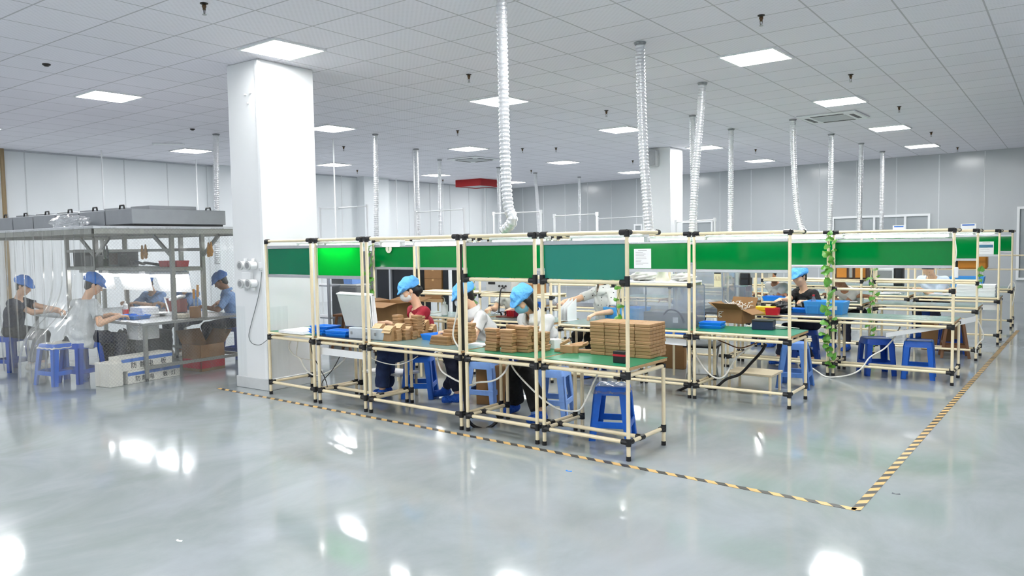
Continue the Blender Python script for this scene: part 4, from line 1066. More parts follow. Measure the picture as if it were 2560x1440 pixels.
# clear acrylic hoods on the second row
def hood(x0, x1, y0, y1, z0, z1, label, sticker=None):
    t = thing('acrylic_hood', label, 'hood', ((x0+x1)/2, (y0+y1)/2, z0))
    for a in ((x0, x1, y0, y0+.006, z0, z1), (x0, x1, y1-.006, y1, z0, z1), (x0, x0+.006, y0+.006, y1-.006, z0, z1), (x1-.006, x1, y0+.006, y1-.006, z0, z1), (x0, x1, y0, y1, z1, z1+.006)):
        MB().box(*a).build('clear_wall', M_acr, t)
    e = MB()
    for x in (x0, x1):
        for y in (y0, y1): e.box(x-.004, x+.004, y-.004, y+.004, z0, z1)
    for y in (y0, y1): e.box(x0, x1, y-.004, y+.004, z1-.004, z1+.008)
    e.build('glued_edge', M_acredge, t)
    if sticker:
        sx, sz = sticker
        c = V3(sx, y0-.003, sz); t2 = MB().box(sx-.045, sx+.045, y0-.004, y0-.001, sz-.1, sz+.1).build('warning_sticker', mat('sticker_cream', (236, 226, 190), .5), t)
        MB().box(sx-.043, sx+.043, y0-.006, y0-.004, sz+.06, sz+.095).build('dark_band', M_black, t)
        for dx in (-.02, .02):
            k = MB(); k.tube([(sx+dx-.014, y0-.006, sz-.02), (sx+dx+.014, y0-.006, sz-.02), (sx+dx, y0-.006, sz+.03)], .002, 4, closed=True)
            k.build('hazard_sign', mat('sign_ink', (120, 60, 60), .6), t)
    return t
hood(-.93, -.2, -1.72, -1.3, ZT+.001, 1.205, 'clear acrylic hood at the second row left of the double post')
hx0, hx1 = atY(1684, 740, -.55)[0], atY(1806, 740, -.55)[0]
hood(hx0, hx1, -.55, -.12, .83, 1.42, 'clear acrylic hood with a warning sticker behind the open carton of cords', (atY(1794, 715, -.55)[0], 1.24))
t = thing('hood_trolley', 'grey topped pipe trolley carrying the clear hood with the sticker', 'trolley', ((hx0+hx1)/2, -.33, 0))
MB().box(hx0-.02, hx1+.02, -.57, -.1, .8, .829, .003).build('top', M_dkgrey0, t)
for x in (hx0, hx1):
    for y in (-.55, -.12): MB().cyl((x, y, 0), (x, y, .8), PR, 8).build('leg', M_cream, t, smooth=True)
bag(hx0+.35, -.33, .832, .3, .22, .12, 'pale crumpled parts bag inside the clear hood with the sticker', 41)
t = thing('grey_machine', 'grey wedge shaped machine with a curved black cable in the clear hood', 'machine', (-.52, -1.5, ZT))
MB().prism([(-.16, .001), (.16, .001), (.16, .09), (.08, .17), (-.16, .17)], -.26, .26, R=np.array([[0, 0, 1], [1, 0, 0], [0, 1, 0]]).astype(float)).build('case', mat('machine_grey', (122, 124, 126), .5), t, local=True)
MB().tube(spline([V3(-.05, -.14, .1), V3(.05, -.17, .2), V3(.17, -.17, .18), V3(.24, -.17, .06)], 7), .01, 7).build('cable', M_cableb, t, smooth=True, local=True)
MB().box(.1, .16, -.167, -.16, .06, .12).build('tag', M_paper, t, local=True)
p = at(1705, 770, ZT)
# bags and a cone on the shelf above the left hood
bag(-.78, -1.66, 1.2655, .3, .22, .1, 'crumpled white bag on the shelf left of the white cone', 3)
bag(-.3, -1.66, 1.2655, .26, .2, .085, 'crumpled white bag with a red print on the shelf right of the white cone', 5)
tag(MB().lathe([(.085, 0), (.05, .1), (.045, .105)], (-.545, -1.66, 1.2656), 20).build('paper_cone', mat('cream_paper', (226, 220, 204), .6), smooth=True), 'cream truncated cone on the shelf between two white bags', 'cone')
# paper sheets on boards
def notice(x0, x1, z0, z1, y, label, lines=9, band=None):
    t = thing('notice_sheet', label, 'paper', ((x0+x1)/2, y, z0))
    MB().box(x0, x1, y-.0015, y, z0, z1).build('sheet', M_paper, t)
    k = MB(); W = x1-x0; H = z1-z0; r_ = random.Random(3)
    k.box(x0+W*.25, x1-W*.25, y-.0025, y-.0015, z1-H*.1, z1-H*.085)
    for i in range(lines):
        z = z1-H*(.2+.7*i/lines); k.box(x0+W*.1, x0+W*r_.uniform(.4, .92), y-.0025, y-.0015, z, z+H*.012)
    k.build('print_lines', M_ink, t)
    if band: MB().box(x0+W*.02, x1-W*.05, y-.003, y-.0015, z1-H*.47, z1-H*.25).build('blue_band', mat('print_blue', (60, 120, 150), .5), t)
a, b = atY(1584, 622, -1.8), atY(1627, 671, -1.8)
notice(a[0], b[0], b[2], a[2], -1.79, 'white typed sheet on the green board beside the pale teal one')
a, b = atY(2447, 604, 4.55), atY(2484, 636, 4.55)
notice(a[0], b[0], b[2], a[2], 4.56, 'white notice with a blue band on a green board by the aisle', 5, True)
# round number disc
p = atY(970, 622, -1.82)
t = thing('number_disc', 'round cream disc with the number 1 on a green board', 'sign', (p[0], -1.8, p[2]))
MB().lathe([(.06, 0), (.06, .006)], (p[0], -1.803, p[2]), 24, R=rotx(PI/2)).build('disc', mat('disc_cream', (238, 234, 214), .5), t)
lettering('1', .09, frame((p[0], -1.8105, p[2]), (1, 0, 0), (0, 0, 1)), 'numeral', mat('disc_green_ink', (60, 110, 60), .5), t)
# goods before the man in black
q = at(1905, 787, ZT)
for k in range(2):
    o = MB().box(-.13, .13, -.07, .07, 0, .05, .006).build('yellow_box', M_yellow); o.location = (q[0], q[1]+.1, ZT+.0006+.051*k); o.rotation_euler = (0, 0, .1-.2*k)
    tag(o, '%s yellow plastic box left of the red bin' % ['lower', 'upper'][k], 'box', 'yellow boxes')
q = at(1928, 788, ZT); tray(q[0], q[1]+.06, ZT+.0006, .16, .12, .09, .1, 'small red bin beside the yellow boxes', M_red, group=None)
bag(.1, .56, ZT+.001, .24, .16, .15, 'black plastic bag before the man in the black T-shirt', 9, m=mat('black_bag', (20, 20, 24), .25))
q = at(1900, 826, ZT)
t = thing('navy_box', 'small navy box right of the open carton of cords', 'box', (q[0], q[1]+.12, ZT), .1); MB().box(-.11, .11, -.07, .07, .001, .1, .004).build('body', M_navy, t, local=True); MB().box(-.112, .112, -.072, .072, .085, .105, .003).build('lid', M_black, t, local=True)
q = at(1925, 822, ZT)
for k in range(3):
    b = MB().box(-.11, .11, -.05, .05, 0, .004); o = b.build('white_strip', M_paper); o.location = (q[0]+.03*k, q[1]+.04+.02*k, ZT+.0006+.0045*k); o.rotation_euler = (0, 0, .3-.3*k)
    tag(o, '%s white strip sheet lying at the right end of the second row' % ['lowest', 'middle', 'topmost'][k], 'paper', 'white strip sheets')
k = MB()
for i in range(5):
    c = V3(q[0]-.1+.05*i, q[1]+.02, ZT+.016)
    k.tube(spline([c+V3(-.16, -.03, 0), c+V3(-.05, .03, .02), c+V3(.08, -.02, .012), c+V3(.2, .02, .0)], 6), .0045, 5)
tag(k.build('loose_cords', M_cable, smooth='all'), 'loose white cords trailing over the right end of the second row', 'cords', kind='stuff')
q = atY(2035, 757, .95)
t = thing('drink_bottle', 'clear drink bottle with a red label right of the man in black', 'bottle', (q[0], .93, ZT))
MB().lathe([(.032, .001), (.034, .1), (.03, .16), (.014, .2), (.014, .215)], n=14).build('body', M_acr, t, smooth=True, local=True)
MB().lathe([(.0345, .09), (.0345, .13)], n=14).build('label_band', M_red, t, local=True); MB().lathe([(.016, .21), (.016, .232)], n=12).build('cap', M_red, t, local=True)
t = thing('amber_panel_box', 'brown box with two perforated amber panels on a shelf by the ivy post', 'box', (.5, 2.72, 1.1))
MB().box(-.22, .22, -.1, .1, .0005, .24, .004).build('case', mat('dark_brown', (70, 46, 30), .5), t, local=True)
for s in (-1, 1): MB().box(s*.13-.07, s*.13+.07, -.108, -.1, .02, .22).build('amber_panel', M_orange, t, local=True)
MB().lathe([(.03, .02), (.03, .21)], (0, -.11, 0), 12).build('cylinder', M_steel, t, smooth=True, local=True)
# far right goods
q = at(2476, 745, ZT)
for k in range(7):
    o = MB().box(-.27, .27, -.17, .17, 0, .026, .002).build('white_sheet', M_paper); o.location = (1.92, 4.85, ZT+.0006+.0268*k); o.rotation_euler = (0, 0, random.uniform(-.03, .03))
    tag(o, '%s white sheet in the stack at the aisle end of the fifth row' % ['lowest', 'second', 'third', 'middle', 'fifth', 'sixth', 'topmost'][k], 'sheet', 'stacked white sheets')
def paper_heap(x, y, z, n, w, label, seed, m=None):
    r_ = random.Random(seed)
    for k in range(n):
        o = MB().box(-w/2, w/2, -w*.35, w*.35, 0, .004).build('loose_paper', m or M_paper); o.location = (x+r_.uniform(-.12, .12), y+r_.uniform(-.06, .06), z+.0006+.0045*k); o.rotation_euler = (0, 0, r_.uniform(-.6, .6))
        tag(o, label, 'paper', label)
paper_heap(1.5, 4.8, ZT, 6, .3, 'loose white sheets on the fifth row bench before the person in pale blue', 4)
paper_heap(.6, 4.8, ZT, 5, .3, 'loose pale sheets on the fifth row bench by the double post', 6)
paper_heap(.3, 2.75, ZT, 4, .3, 'loose pale sheets on the fourth row bench behind the ivy', 8)
t = thing('tool_case', 'amber tool case with a black strap on the far wall shelf', 'case', (1.3, 9.62, 1.001))
MB().box(-.4, .4, -.15, .15, .001, .28, .03).build('body', M_orange, t, local=True); MB().box(-.24, -.14, -.16, .16, .001, .3, .01).build('strap', M_black, t, local=True)
MB().tube(spline([V3(-.35, 0, .28), V3(-.2, 0, .42), V3(.0, 0, .38), V3(.1, 0, .28)], 6), .04, 8).build('grip', M_black, t, smooth=True, local=True)
MB().box(-.05, .42, -.12, .12, .28, .35, .02).build('top_pouch', M_black, t, local=True)
t = thing('pipe_shelf', 'far two-level pipe shelf before the back wall at the aisle end', 'shelf', (0, 9.6, 0))
MB().box(-1.6, 2.6, -.22, .22, .98, 1.0, .003).build('deck', M_ply, t, local=True); MB().box(-1.6, .86, -.22, .22, 1.28, 1.3, .003).build('deck', M_ply, t, local=True); MB().cyl((-1.6, -.22, 1.29), (2.6, -.22, 1.29), PR, 7).build('front_rail', M_cream, t, smooth=True, local=True)
for x in (-1.55, .5, 2.55):
    for y in (-.18, .18): MB().cyl((x, y, 0), (x, y, 1.75), PR, 7).build('upright', M_cream, t, smooth=True, local=True)
t = thing('red_pouch', 'small red pouch on the far shelf beside a white power block', 'pouch', (.62, 9.6, 1.3)); MB().box(-.13, .13, -.06, .06, .001, .13, .03).build('body', mat('dark_red', (160, 22, 40), .5), t, local=True)
t = thing('small_tripod', 'small black folded tripod on the far shelf', 'tripod', (.72, 9.5, 1.0015))
for a in (0, 2.1, 4.2): MB().cyl((.0, 0, .24), (.1*math.cos(a), .1*math.sin(a), 0.0), .014, 6).build('leg', M_black, t, local=True)
MB().box(-.05, .05, -.03, .03, .23, .26).build('head', M_black, t, local=True)
# ================================================================== ivy on posts
def ivy(x, y, zs, label, n=14, seed=1, spread=.07, sz=.05):
    r_ = random.Random(seed); t = thing('ivy_vine', label, 'plant', (x, y, zs[0]))
    pts = []; m = int((zs[1]-zs[0])/.06)+2
    for i in range(m):
        a = i*.8; pts.append((x+.022*math.cos(a), y+.022*math.sin(a)-.012, zs[0]+(zs[1]-zs[0])*i/(m-1)))
    MB().tube(spline(pts, 4), .004, 5).build('stem', M_stem, t, smooth='all')
    for i in range(n):
        z = zs[0]+(zs[1]-zs[0])*(i+r_.random()*.7)/n; a = r_.uniform(0, 2*PI)
        c = V3(x+spread*math.cos(a)*r_.random(), y-.03-spread*.5*r_.random(), z)
        s = sz*r_.uniform(.7, 1.2); yaw = r_.uniform(-.9, .9); tilt = r_.uniform(.4, 1.3)
        R = rotz(yaw)@rotx(tilt)@rotz(r_.uniform(-.8, .8)); b = MB()
        prof = [(0, 0), (.55, -.1), (.95, .35), (.8, .95), (.35, 1.35), (0, 1.75), (-.35, 1.35), (-.8, .95), (-.95, .35), (-.55, -.1)]
        vs = [c+R@V3(0, .7*s, .16*s)]+[c+R@V3(px*s, py*s, -.12*s*abs(px)) for px, py in prof]
        fs = [(0, 1+k, 1+(k+1) % 10) for k in range(10)]
        b.add(vs, fs).build('leaf', M_leaf, t, solid=.0012)
ivy(-5.03, -1.83, (.98, 1.74), 'leafy green vine on the left end post of the second row', 15, 2)
ivy(-1.0, -1.84, (.25, 1.5), 'thin green vine on the double post right of the pale teal board', 13, 5, .06)
ivy(.75, .36, (.1, 1.78), 'long leafy green vine climbing the double post beside the blue crate', 34, 7, .075, .052)
ivy(.82, 2.5, (.05, 1.35), 'green vine on the fourth row post behind the empty bench', 18, 9, .07)
ivy(-3.13, -1.83, (.78, 1.4), 'dark green vine hanging behind the white polo worker', 12, 12, .06)
ivy(2.17, 2.52, (1.0, 1.3), 'sparse green vine on the aisle post of the fourth row', 4, 14, .04, .04)
# ================================================================== cables
def cable(pts, r, m, label, name='cable', cat='cable', n=8):
    tag(MB().tube(spline(pts, n), r, 7).build(name, m, smooth='all'), label, cat)
def rowpt(x, y, off=.0):          # a pixel on the vertical plane of the front row, set back by off
    d = ray(x, y); n_ = V3(-SL, 1, 0); c0 = V3(-4.38, -4.085+off, 0); k = ((c0-CAM)@n_)/(d@n_); return CAM+k*d
cable([rowpt(1153, 610, .04), rowpt(1151, 660, .04), rowpt(1155, 740, .04), rowpt(1158, 850, .04), rowpt(1160, 950, .04), rowpt(1166, 1030, .06), rowpt(1180, 1062, .12), rowpt(1215, 1072, .2), rowpt(1245, 1050, .28), rowpt(1240, 1030, .3)], .016, M_cableb, 'thick black riser hose between the double posts of the front row')
cable([rowpt(727, 850, .3), rowpt(722, 868, .3), rowpt(732, 885, .3), rowpt(750, 897, .3), rowpt(762, 920, .3), rowpt(778, 935, .3), rowpt(800, 938, .3), rowpt(835, 922, .3), rowpt(865, 895, .3)], .009, M_cable, 'white taped cable looping under the two left benches')
cable([rowpt(745, 850, .35), rowpt(742, 890, .35), rowpt(760, 897, .35), rowpt(778, 900, .35)], .007, M_cable, 'short white cable hanging under the bench beside the column')
cable([rowpt(776, 845, .05), rowpt(780, 880, .06), rowpt(796, 915, .08), rowpt(812, 945, .1), rowpt(818, 968, .1), rowpt(810, 975, .12), rowpt(806, 955, .15), rowpt(834, 920, .2), rowpt(862, 865, .3)], .005, M_cableb, 'thin black cable looping below the blue trays')
cable([rowpt(902, 868, .2), rowpt(922, 888, .15), rowpt(945, 903, .12), rowpt(990, 912, .12), rowpt(1025, 902, .15), rowpt(1045, 890, .2)], .005, M_cable, 'thin pale cable sagging under the bench of the woman in red')
cable([rowpt(1092, 880, .1), rowpt(1096, 905, .1), rowpt(1105, 928, .1), rowpt(1130, 945, .1), rowpt(1150, 955, .1), rowpt(1172, 963, .1), rowpt(1195, 956, .1), rowpt(1232, 952, .1), rowpt(1258, 935, .1), rowpt(1275, 905, .15)], .009, M_cable, 'white corrugated cable sagging before the white polo worker')
cable([rowpt(1275, 905, .2), rowpt(1290, 930, .2), rowpt(1325, 968, .2), rowpt(1360, 1000, .2), rowpt(1395, 1022, .2), rowpt(1430, 1028, .2), rowpt(1452, 1022, .2), rowpt(1470, 990, .2), rowpt(1482, 960, .2), rowpt(1494, 935, .2), rowpt(1495, 922, .25)], .008, M_cable, 'white cable sagging from the middle bench to the row end')
cable([rowpt(1150, 700, .02), rowpt(1142, 780, .0), rowpt(1133, 830, -.01), rowpt(1136, 850, -.01), rowpt(1146, 868, -.01)], .008, M_cable, 'white cable bowing down the post left of the black riser hose')
def pl(x, y, Y): return atY(x, y, Y)
cable([pl(1580, 975, -1.2), pl(1605, 972, -1.25), pl(1640, 972, -1.3), pl(1680, 980, -1.4), pl(1715, 968, -1.5), pl(1740, 955, -1.55), pl(1770, 970, -1.4), pl(1790, 968, -1.4), pl(1815, 948, -1.35), pl(1850, 935, -1.3), pl(1880, 905, -1.3), pl(1903, 880, -1.3), pl(1915, 860, -1.3)], .016, M_cableb, 'thick black hose running under the second row to the carton bench')
cable([pl(1737, 860, -1.6), pl(1740, 885, -1.6), pl(1760, 920, -1.6), pl(1785, 943, -1.6), pl(1808, 943, -1.6), pl(1825, 920, -1.55), pl(1840, 895, -1.5), pl(1858, 880, -1.5), pl(1885, 862, -1.5)], .01, M_cable, 'white taped cable hanging in a loop under the carton bench')
cable([pl(1790, 848, -1.3), pl(1815, 858, -1.3), pl(1850, 870, -1.3), pl(1890, 858, -1.3), pl(1915, 850, -1.3)], .007, mat('brown_cable', (110, 72, 40), .5), 'brown cable sagging just under the carton bench top')
cable([pl(2030, 920, .3), pl(2045, 930, .3), pl(2065, 942, .25), pl(2095, 942, .2), pl(2130, 935, .2), pl(2155, 920, .25), pl(2175, 893, .3), pl(2210, 872, .4), pl(2235, 845, .6), pl(2250, 818, .8)], .009, M_cable, 'white cable rising past the two blue stools to the bare bench')
cable([pl(2443, 798, 2.55), pl(2455, 825, 2.57), pl(2458, 845, 2.57), pl(2447, 858, 2.55), pl(2440, 872, 2.53), pl(2440, 885, 2.53)], .008, M_cable, 'white cable dangling at the aisle end of the fourth row')
cable([pl(2519, 722, 7.1), pl(2530, 705, 7.1), pl(2538, 712, 7.1), pl(2536, 740, 7.1), pl(2530, 765, 7.1)], .009, M_cable, 'white cable dangling at the far aisle post')
cable([pl(2388, 602, .38), pl(2391, 630, .37), pl(2388, 655, .38)], .006, M_cable, 'thin white cable at the top of the aisle post of the third row')
t = thing('power_block', 'white inline power block on the aisle post of the third row', 'plug', (2.11, .37, 1.3)); MB().box(-.02, .02, -.03, .01, -.06, .06, .006).build('body', M_paper, t, local=True)
# loose white boards under benches
def strip(pa, pb, Ya, Yb, h, label):
    a = pl(*pa, Ya); b = pl(*pb, Yb); d = b-a
    tag(MB().add([a, b, b-V3(0, 0, h), a-V3(0, 0, h), a+V3(0, .012, 0), b+V3(0, .012, 0), b+V3(0, .012, -h), a+V3(0, .012, -h)], [(0, 1, 2, 3), (7, 6, 5, 4), (0, 4, 5, 1), (1, 5, 6, 2), (2, 6, 7, 3), (3, 7, 4, 0)]).build('kick_board', M_paper), label, 'board', 'white boards hung under benches')
a, b = rowpt(796, 868, .03), rowpt(907, 881, .03)
tag(MB().add([a, b, b-V3(0, 0, .075), a-V3(0, 0, .075), a+V3(0, .01, 0), b+V3(0, .01, 0), b+V3(0, .01, -.075), a+V3(0, .01, -.075)], [(0, 1, 2, 3), (7, 6, 5, 4), (0, 4, 5, 1), (1, 5, 6, 2), (2, 6, 7, 3), (3, 7, 4, 0)]).build('kick_board', M_paper), 'white board strip under the bench with the grey flip-top box', 'board', 'white boards hung under benches')
strip((1660, 843), (1716, 848), -1.76, -1.76, .075, 'white board strip under the second row bench left of the double post')
strip((2215, 832), (2382, 807), .45, .45, .055, 'long slanting white board under the bare third row bench')
strip((2395, 800), (2440, 790), 2.3, 2.5, .075, 'white board strip under the fourth row bench by the wooden stool')
strip((2447, 762), (2500, 763), 4.6, 4.6, .08, 'white board strip under the stack of white sheets')
# folding stool
q = at(1755, 945)
t = thing('folding_stool', 'folding stool with a grey seat and chrome legs behind the second row', 'stool', (-.45, -.75, 0), .2)
MB().box(-.2, .2, -.17, .17, .44, .475, .012).build('seat', mat('grey_seat', (112, 116, 120), .5), t, local=True)
MB().box(-.2, .2, -.17, .17, .425, .44).build('seat_base', M_black, t, local=True)
for s in (-.17, .17):
    MB().cyl((s, -.2, 0), (s, .16, .43), .012, 7).build('leg', M_steel, t, smooth=True, local=True)
    MB().cyl((s*.92, .2, 0), (s*.92, -.14, .43), .012, 7).build('leg', M_steel, t, smooth=True, local=True)
MB().cyl((-.17, -.12, .1), (.17, -.12, .1), .008, 6).build('crossbar', M_steel, t, smooth=True, local=True)
# low shelf boards under benches
t = thing('low_shelf', 'low plywood shelf on pipe legs under the carton bench', 'shelf', (.28, -1.02, 0))
MB().box(-.26, .26, -.2, .2, .2, .225, .003).build('board', mat('pale_ply', (222, 208, 178), .5), t, local=True)
for sx in (-.23, .23):
    for sy in (-.17, .17): MB().cyl((sx, sy, 0), (sx, sy, .2), PR, 8).build('leg', M_cream, t, smooth=True, local=True)
t = thing('low_shelf', 'low white shelf on pipe legs behind the flip-top box bench', 'shelf', (-3.15, -3.35, 0))
MB().box(-.3, .3, -.16, .16, .25, .275, .003).build('board', M_paper, t, local=True)
for sx in (-.27, .27):
    for sy in (-.13, .13): MB().cyl((sx, sy, 0), (sx, sy, .25), PR, 8).build('leg', M_cream, t, smooth=True, local=True)
# ================================================================== column sockets
t = thing('socket_cluster', 'cluster of four white round industrial sockets on the near column', 'socket', (-4.95, COLY0, 1.5))
c0 = atY(622, 690, COLY0)
MB().box(c0[0]-.07, c0[0]+.1, COLY0-.055, COLY0-.001, c0[2]-.045, c0[2]+.045, .006).build('switch_box', M_white, t)
for (px, py) in ((608, 664), (627, 664), (609, 709), (628, 709)):
    c = atY(px, py, COLY0-.07)
    up = py < 690
    MB().lathe([(.046, -.05), (.05, -.03), (.05, .02), (.046, .06)], (c[0], COLY0-.06, c[2]), 16, R=rotx(PI/2)@np.eye(3)).build('body', M_white, t, smooth=True)
    k = MB().lathe([(.056, .0), (.056, .018)], (c[0], COLY0-.105, c[2]), 16, R=rotx(PI/2)); k.build('ring', mat('socket_ring', (206, 208, 208), .4), t, smooth=True)
    MB().lathe([(.036, .0), (.036, .003)], (c[0], COLY0-.123, c[2]), 14, R=rotx(PI/2)).build('face', mat('socket_face', (150, 152, 154), .5), t)
    z = c[2]+(.05 if up else -.05); MB().cyl((c[0], COLY0-.04, z), (c[0], COLY0-.04, z+(.035 if up else -.035)), .022, 10).build('gland', M_white, t, smooth=True)
c = atY(655, 668, COLY0)
t = thing('wall_outlet', 'white double wall outlet on the near column with a plug in it', 'socket', (c[0], COLY0, c[2]-.05))
MB().box(c[0]-.045, c[0]+.05, COLY0-.014, COLY0-.001, c[2]-.05, c[2]+.06, .004).build('plate', M_white, t)
MB().box(c[0]-.005, c[0]+.03, COLY0-.05, COLY0-.014, c[2]-.04, c[2]-.005, .006).build('plug', mat('plug_grey', (190, 192, 194), .4), t)
cable([atY(654, 680, COLY0-.03), atY(650, 720, COLY0-.02), atY(640, 765, COLY0-.015), atY(628, 810, COLY0-.015), atY(622, 840, COLY0-.015), atY(630, 858, COLY0-.03), atY(650, 862, COLY0-.05), atY(668, 850, COLY0-.08)], .0045, M_cableg, 'thin grey cable hanging from the column outlet to the bench')
# ================================================================== store at the far left behind the second row
def rect_on(px0, py0, px1, py1, Y): a = atY(px0, py0, Y); b = atY(px1, py1, Y); return a[0], b[0], b[2], a[2]
x0, x1, z0, z1 = rect_on(916, 672, 1036, 745, 1.9)
t = thing('dark_cabinet', 'tall dark-glass cabinet with pale frames behind the ivy at the second row', 'cabinet', ((x0+x1)/2, 2.1, 0))
MB().box(x0, x1, 1.95, 2.4, 0, z1).build('body', mat('dark_glass_front', (22, 26, 34), .18), t)
for x in (x0, x0+(x1-x0)*.5, x1): MB().box(x-.025, x+.025, 1.9, 1.95, 0, z1+.04).build('frame', M_alu, t)
MB().box(x0, x1, 1.9, 1.95, z1-.01, z1+.04).build('frame', M_alu, t)
x0, x1, z0, z1 = rect_on(1056, 672, 1100, 742, 1.9)
for k in range(3):
    h_ = (z1-.62)/3
    carton((x0+x1)/2, 2.15, .62+h_*k+.001, x1-x0, .4, h_-.003, 0, '%s brown carton stacked behind the wrapped blue bin' % ['lowest', 'middle', 'topmost'][k], group='cartons behind the wrapped bin')
t = thing('pallet_table', 'low table carrying the stacked cartons behind the wrapped bin', 'table', ((x0+x1)/2, 2.15, 0)); MB().box(x0-.05, x1+.05, 1.9, 2.4, .56, .62).build('top', M_wood, t)
for x in (x0, x1):
    for y in (1.95, 2.35): MB().cyl((x, y, 0), (x, y, .56), PR, 7).build('leg', M_cream, t, smooth=True)
x0, x1, z0, z1 = rect_on(1103, 672, 1124, 742, 1.9)
t = thing('dark_cabinet', 'narrow dark cabinet right of the stacked cartons', 'cabinet', ((x0+x1)/2, 2.1, 0)); MB().box(x0, x1, 1.95, 2.4, 0, z1).build('body', mat('dark_glass_front', (22, 26, 34), .18), t); MB().box(x1-.02, x1+.03, 1.9, 1.95, 0, z1).build('frame', M_frame, t)
x0, x1, z0, z1 = rect_on(826, 690, 888, 765, -.3)
t = thing('grey_locker', 'grey steel locker with pale door marks behind the flip-top box', 'locker', ((x0+x1)/2, 0, 0))
MB().box(x0, x1, -.28, .25, 0, 1.62, .006).build('body', mat('locker_grey', (112, 115, 118), .45), t)
MB().box(x0+.015, x1-.015, -.292, -.281, .92, 1.6).build('door', mat('locker_grey', (112, 115, 118), .45), t); MB().box(x0+.015, x1-.015, -.292, -.281, .1, .9).build('door', mat('locker_grey', (112, 115, 118), .45), t)
MB().box(x0+.06, x0+.16, -.294, -.292, 1.28, 1.36).build('door_label', M_paper, t)
x0, x1, z0, z1 = rect_on(846, 712, 892, 760, -.75)
t = thing('grey_printer', 'grey boxy machine with a blue box on top, behind the flip-top box', 'machine', ((x0+x1)/2, -.6, 0))
MB().box(x0, x1, -.75, -.4, .0, z1-.02, .02).build('body', mat('machine_grey', (122, 124, 126), .5), t); MB().box(x0+.02, x1-.02, -.73, -.42, z1-.02, z1+.01, .008).build('top_cover', mat('instrument_grey', (205, 206, 203), .45), t)
x2 = atY(884, 700, -.6)[0]; tray(x2-.05, -.58, z1+.012, .22, .22, .14, 0, 'blue translucent box on top of the grey boxy machine', M_stool3, group=None, name='crate')
x0 = atY(822, 720, -.9)[0]
t = thing('metal_rack', 'pale metal rack upright beside the near column', 'rack', (x0, -.8, 0))
for y in (-.9, -.5): MB().box(x0-.02, x0+.02, y-.02, y+.02, 0, 1.8).build('upright', M_alu, t)
for z in (.5, 1.05, 1.6): MB().box(x0-.9, x0+.02, -.9, -.5, z-.02, z).build('shelf', M_alu, t)
# equipment seen over the carton of cords
x0, x1, z0, z1 = rect_on(1852, 682, 1876, 716, 2.95)
t = thing('stacked_monitor', 'black monitor stack seen above the open carton of cords', 'monitor', ((x0+x1)/2, 3.0, ZT)); MB().box(x0, x1, 2.9, 3.05, ZT+.001, z1, .01).build('body', M_black, t)
for z in (ZT+.12, ZT+.24, ZT+.34): MB().box(x0+.02, x1-.02, 2.893, 2.9, z, z+.07).build('panel', mat('dark_panel', (44, 46, 54), .3), t)
x0, x1, z0, z1 = rect_on(1814, 680, 1846, 742, 2.95)
t = thing('outlet_cabinet', 'pale grey cabinet with round sockets seen above the carton of cords', 'cabinet', ((x0+x1)/2, 3.1, 0)); MB().box(x0, x1, 2.97, 3.3, ZT-.1+.1, z1, .006).build('body', mat('pale_cab', (196, 198, 198), .45), t)
k = MB()
for i in range(2):
    for j in range(3): k.lathe([(.018, 0), (.018, .006)], (x0+.07+.06*i, 2.97, z1-.1-.1*j), 8, R=rotx(PI/2))
k.build('socket_holes', M_dkgrey0, t)
x0, x1, z0, z1 = rect_on(1880, 698, 1926, 722, 2.7)
t = tray((x0+x1)/2, 2.72, 1.101, x1-x0, .25, .16, 0, 'clear storage bin with a blue lid left of the man in black', M_smoke, group=None, name='crate')
MB().box(-(x1-x0)/2-.01, (x1-x0)/2+.01, -.14, .14, .161, .2, .006).build('lid', M_blue2, t, local=True)
x0, x1, z0, z1 = rect_on(1826, 716, 1866, 750, .65)
hood(x0, x1, .6, .86, ZT+.001, z1, 'small clear acrylic box on the third row bench behind the carton of cords')
p = atY(1877, 735, .55)
t = thing('amber_bottle', 'amber plastic block standing on the third row bench left of the yellow boxes', 'block', (p[0], .58, ZT)); MB().box(-.03, .03, -.02, .02, .001, .19, .004).build('body', M_orange, t, local=True)
# second shelf goods above the second row
for i, (x, w_, h_, m, lb) in enumerate(((-2.35, .3, .12, M_kraft2, 'brown carton on the second row shelf right of the bench supply'), (atY(1425, 730, .6)[0], .2, .16, M_blue, 'blue box on the third row shelf seen below the pale teal board'),
                                        (atY(1452, 730, .6)[0], .12, .2, M_kraft, 'kraft packet on the third row shelf seen below the pale teal board'))):
    o = thing('shelf_box', lb, 'box', (x, -1.62 if i == 0 else .6, 1.0805 if i == 0 else 1.1005)); MB().box(-w_/2, w_/2, -.1, .1, 0, h_, .004).build('body', m, o, local=True)

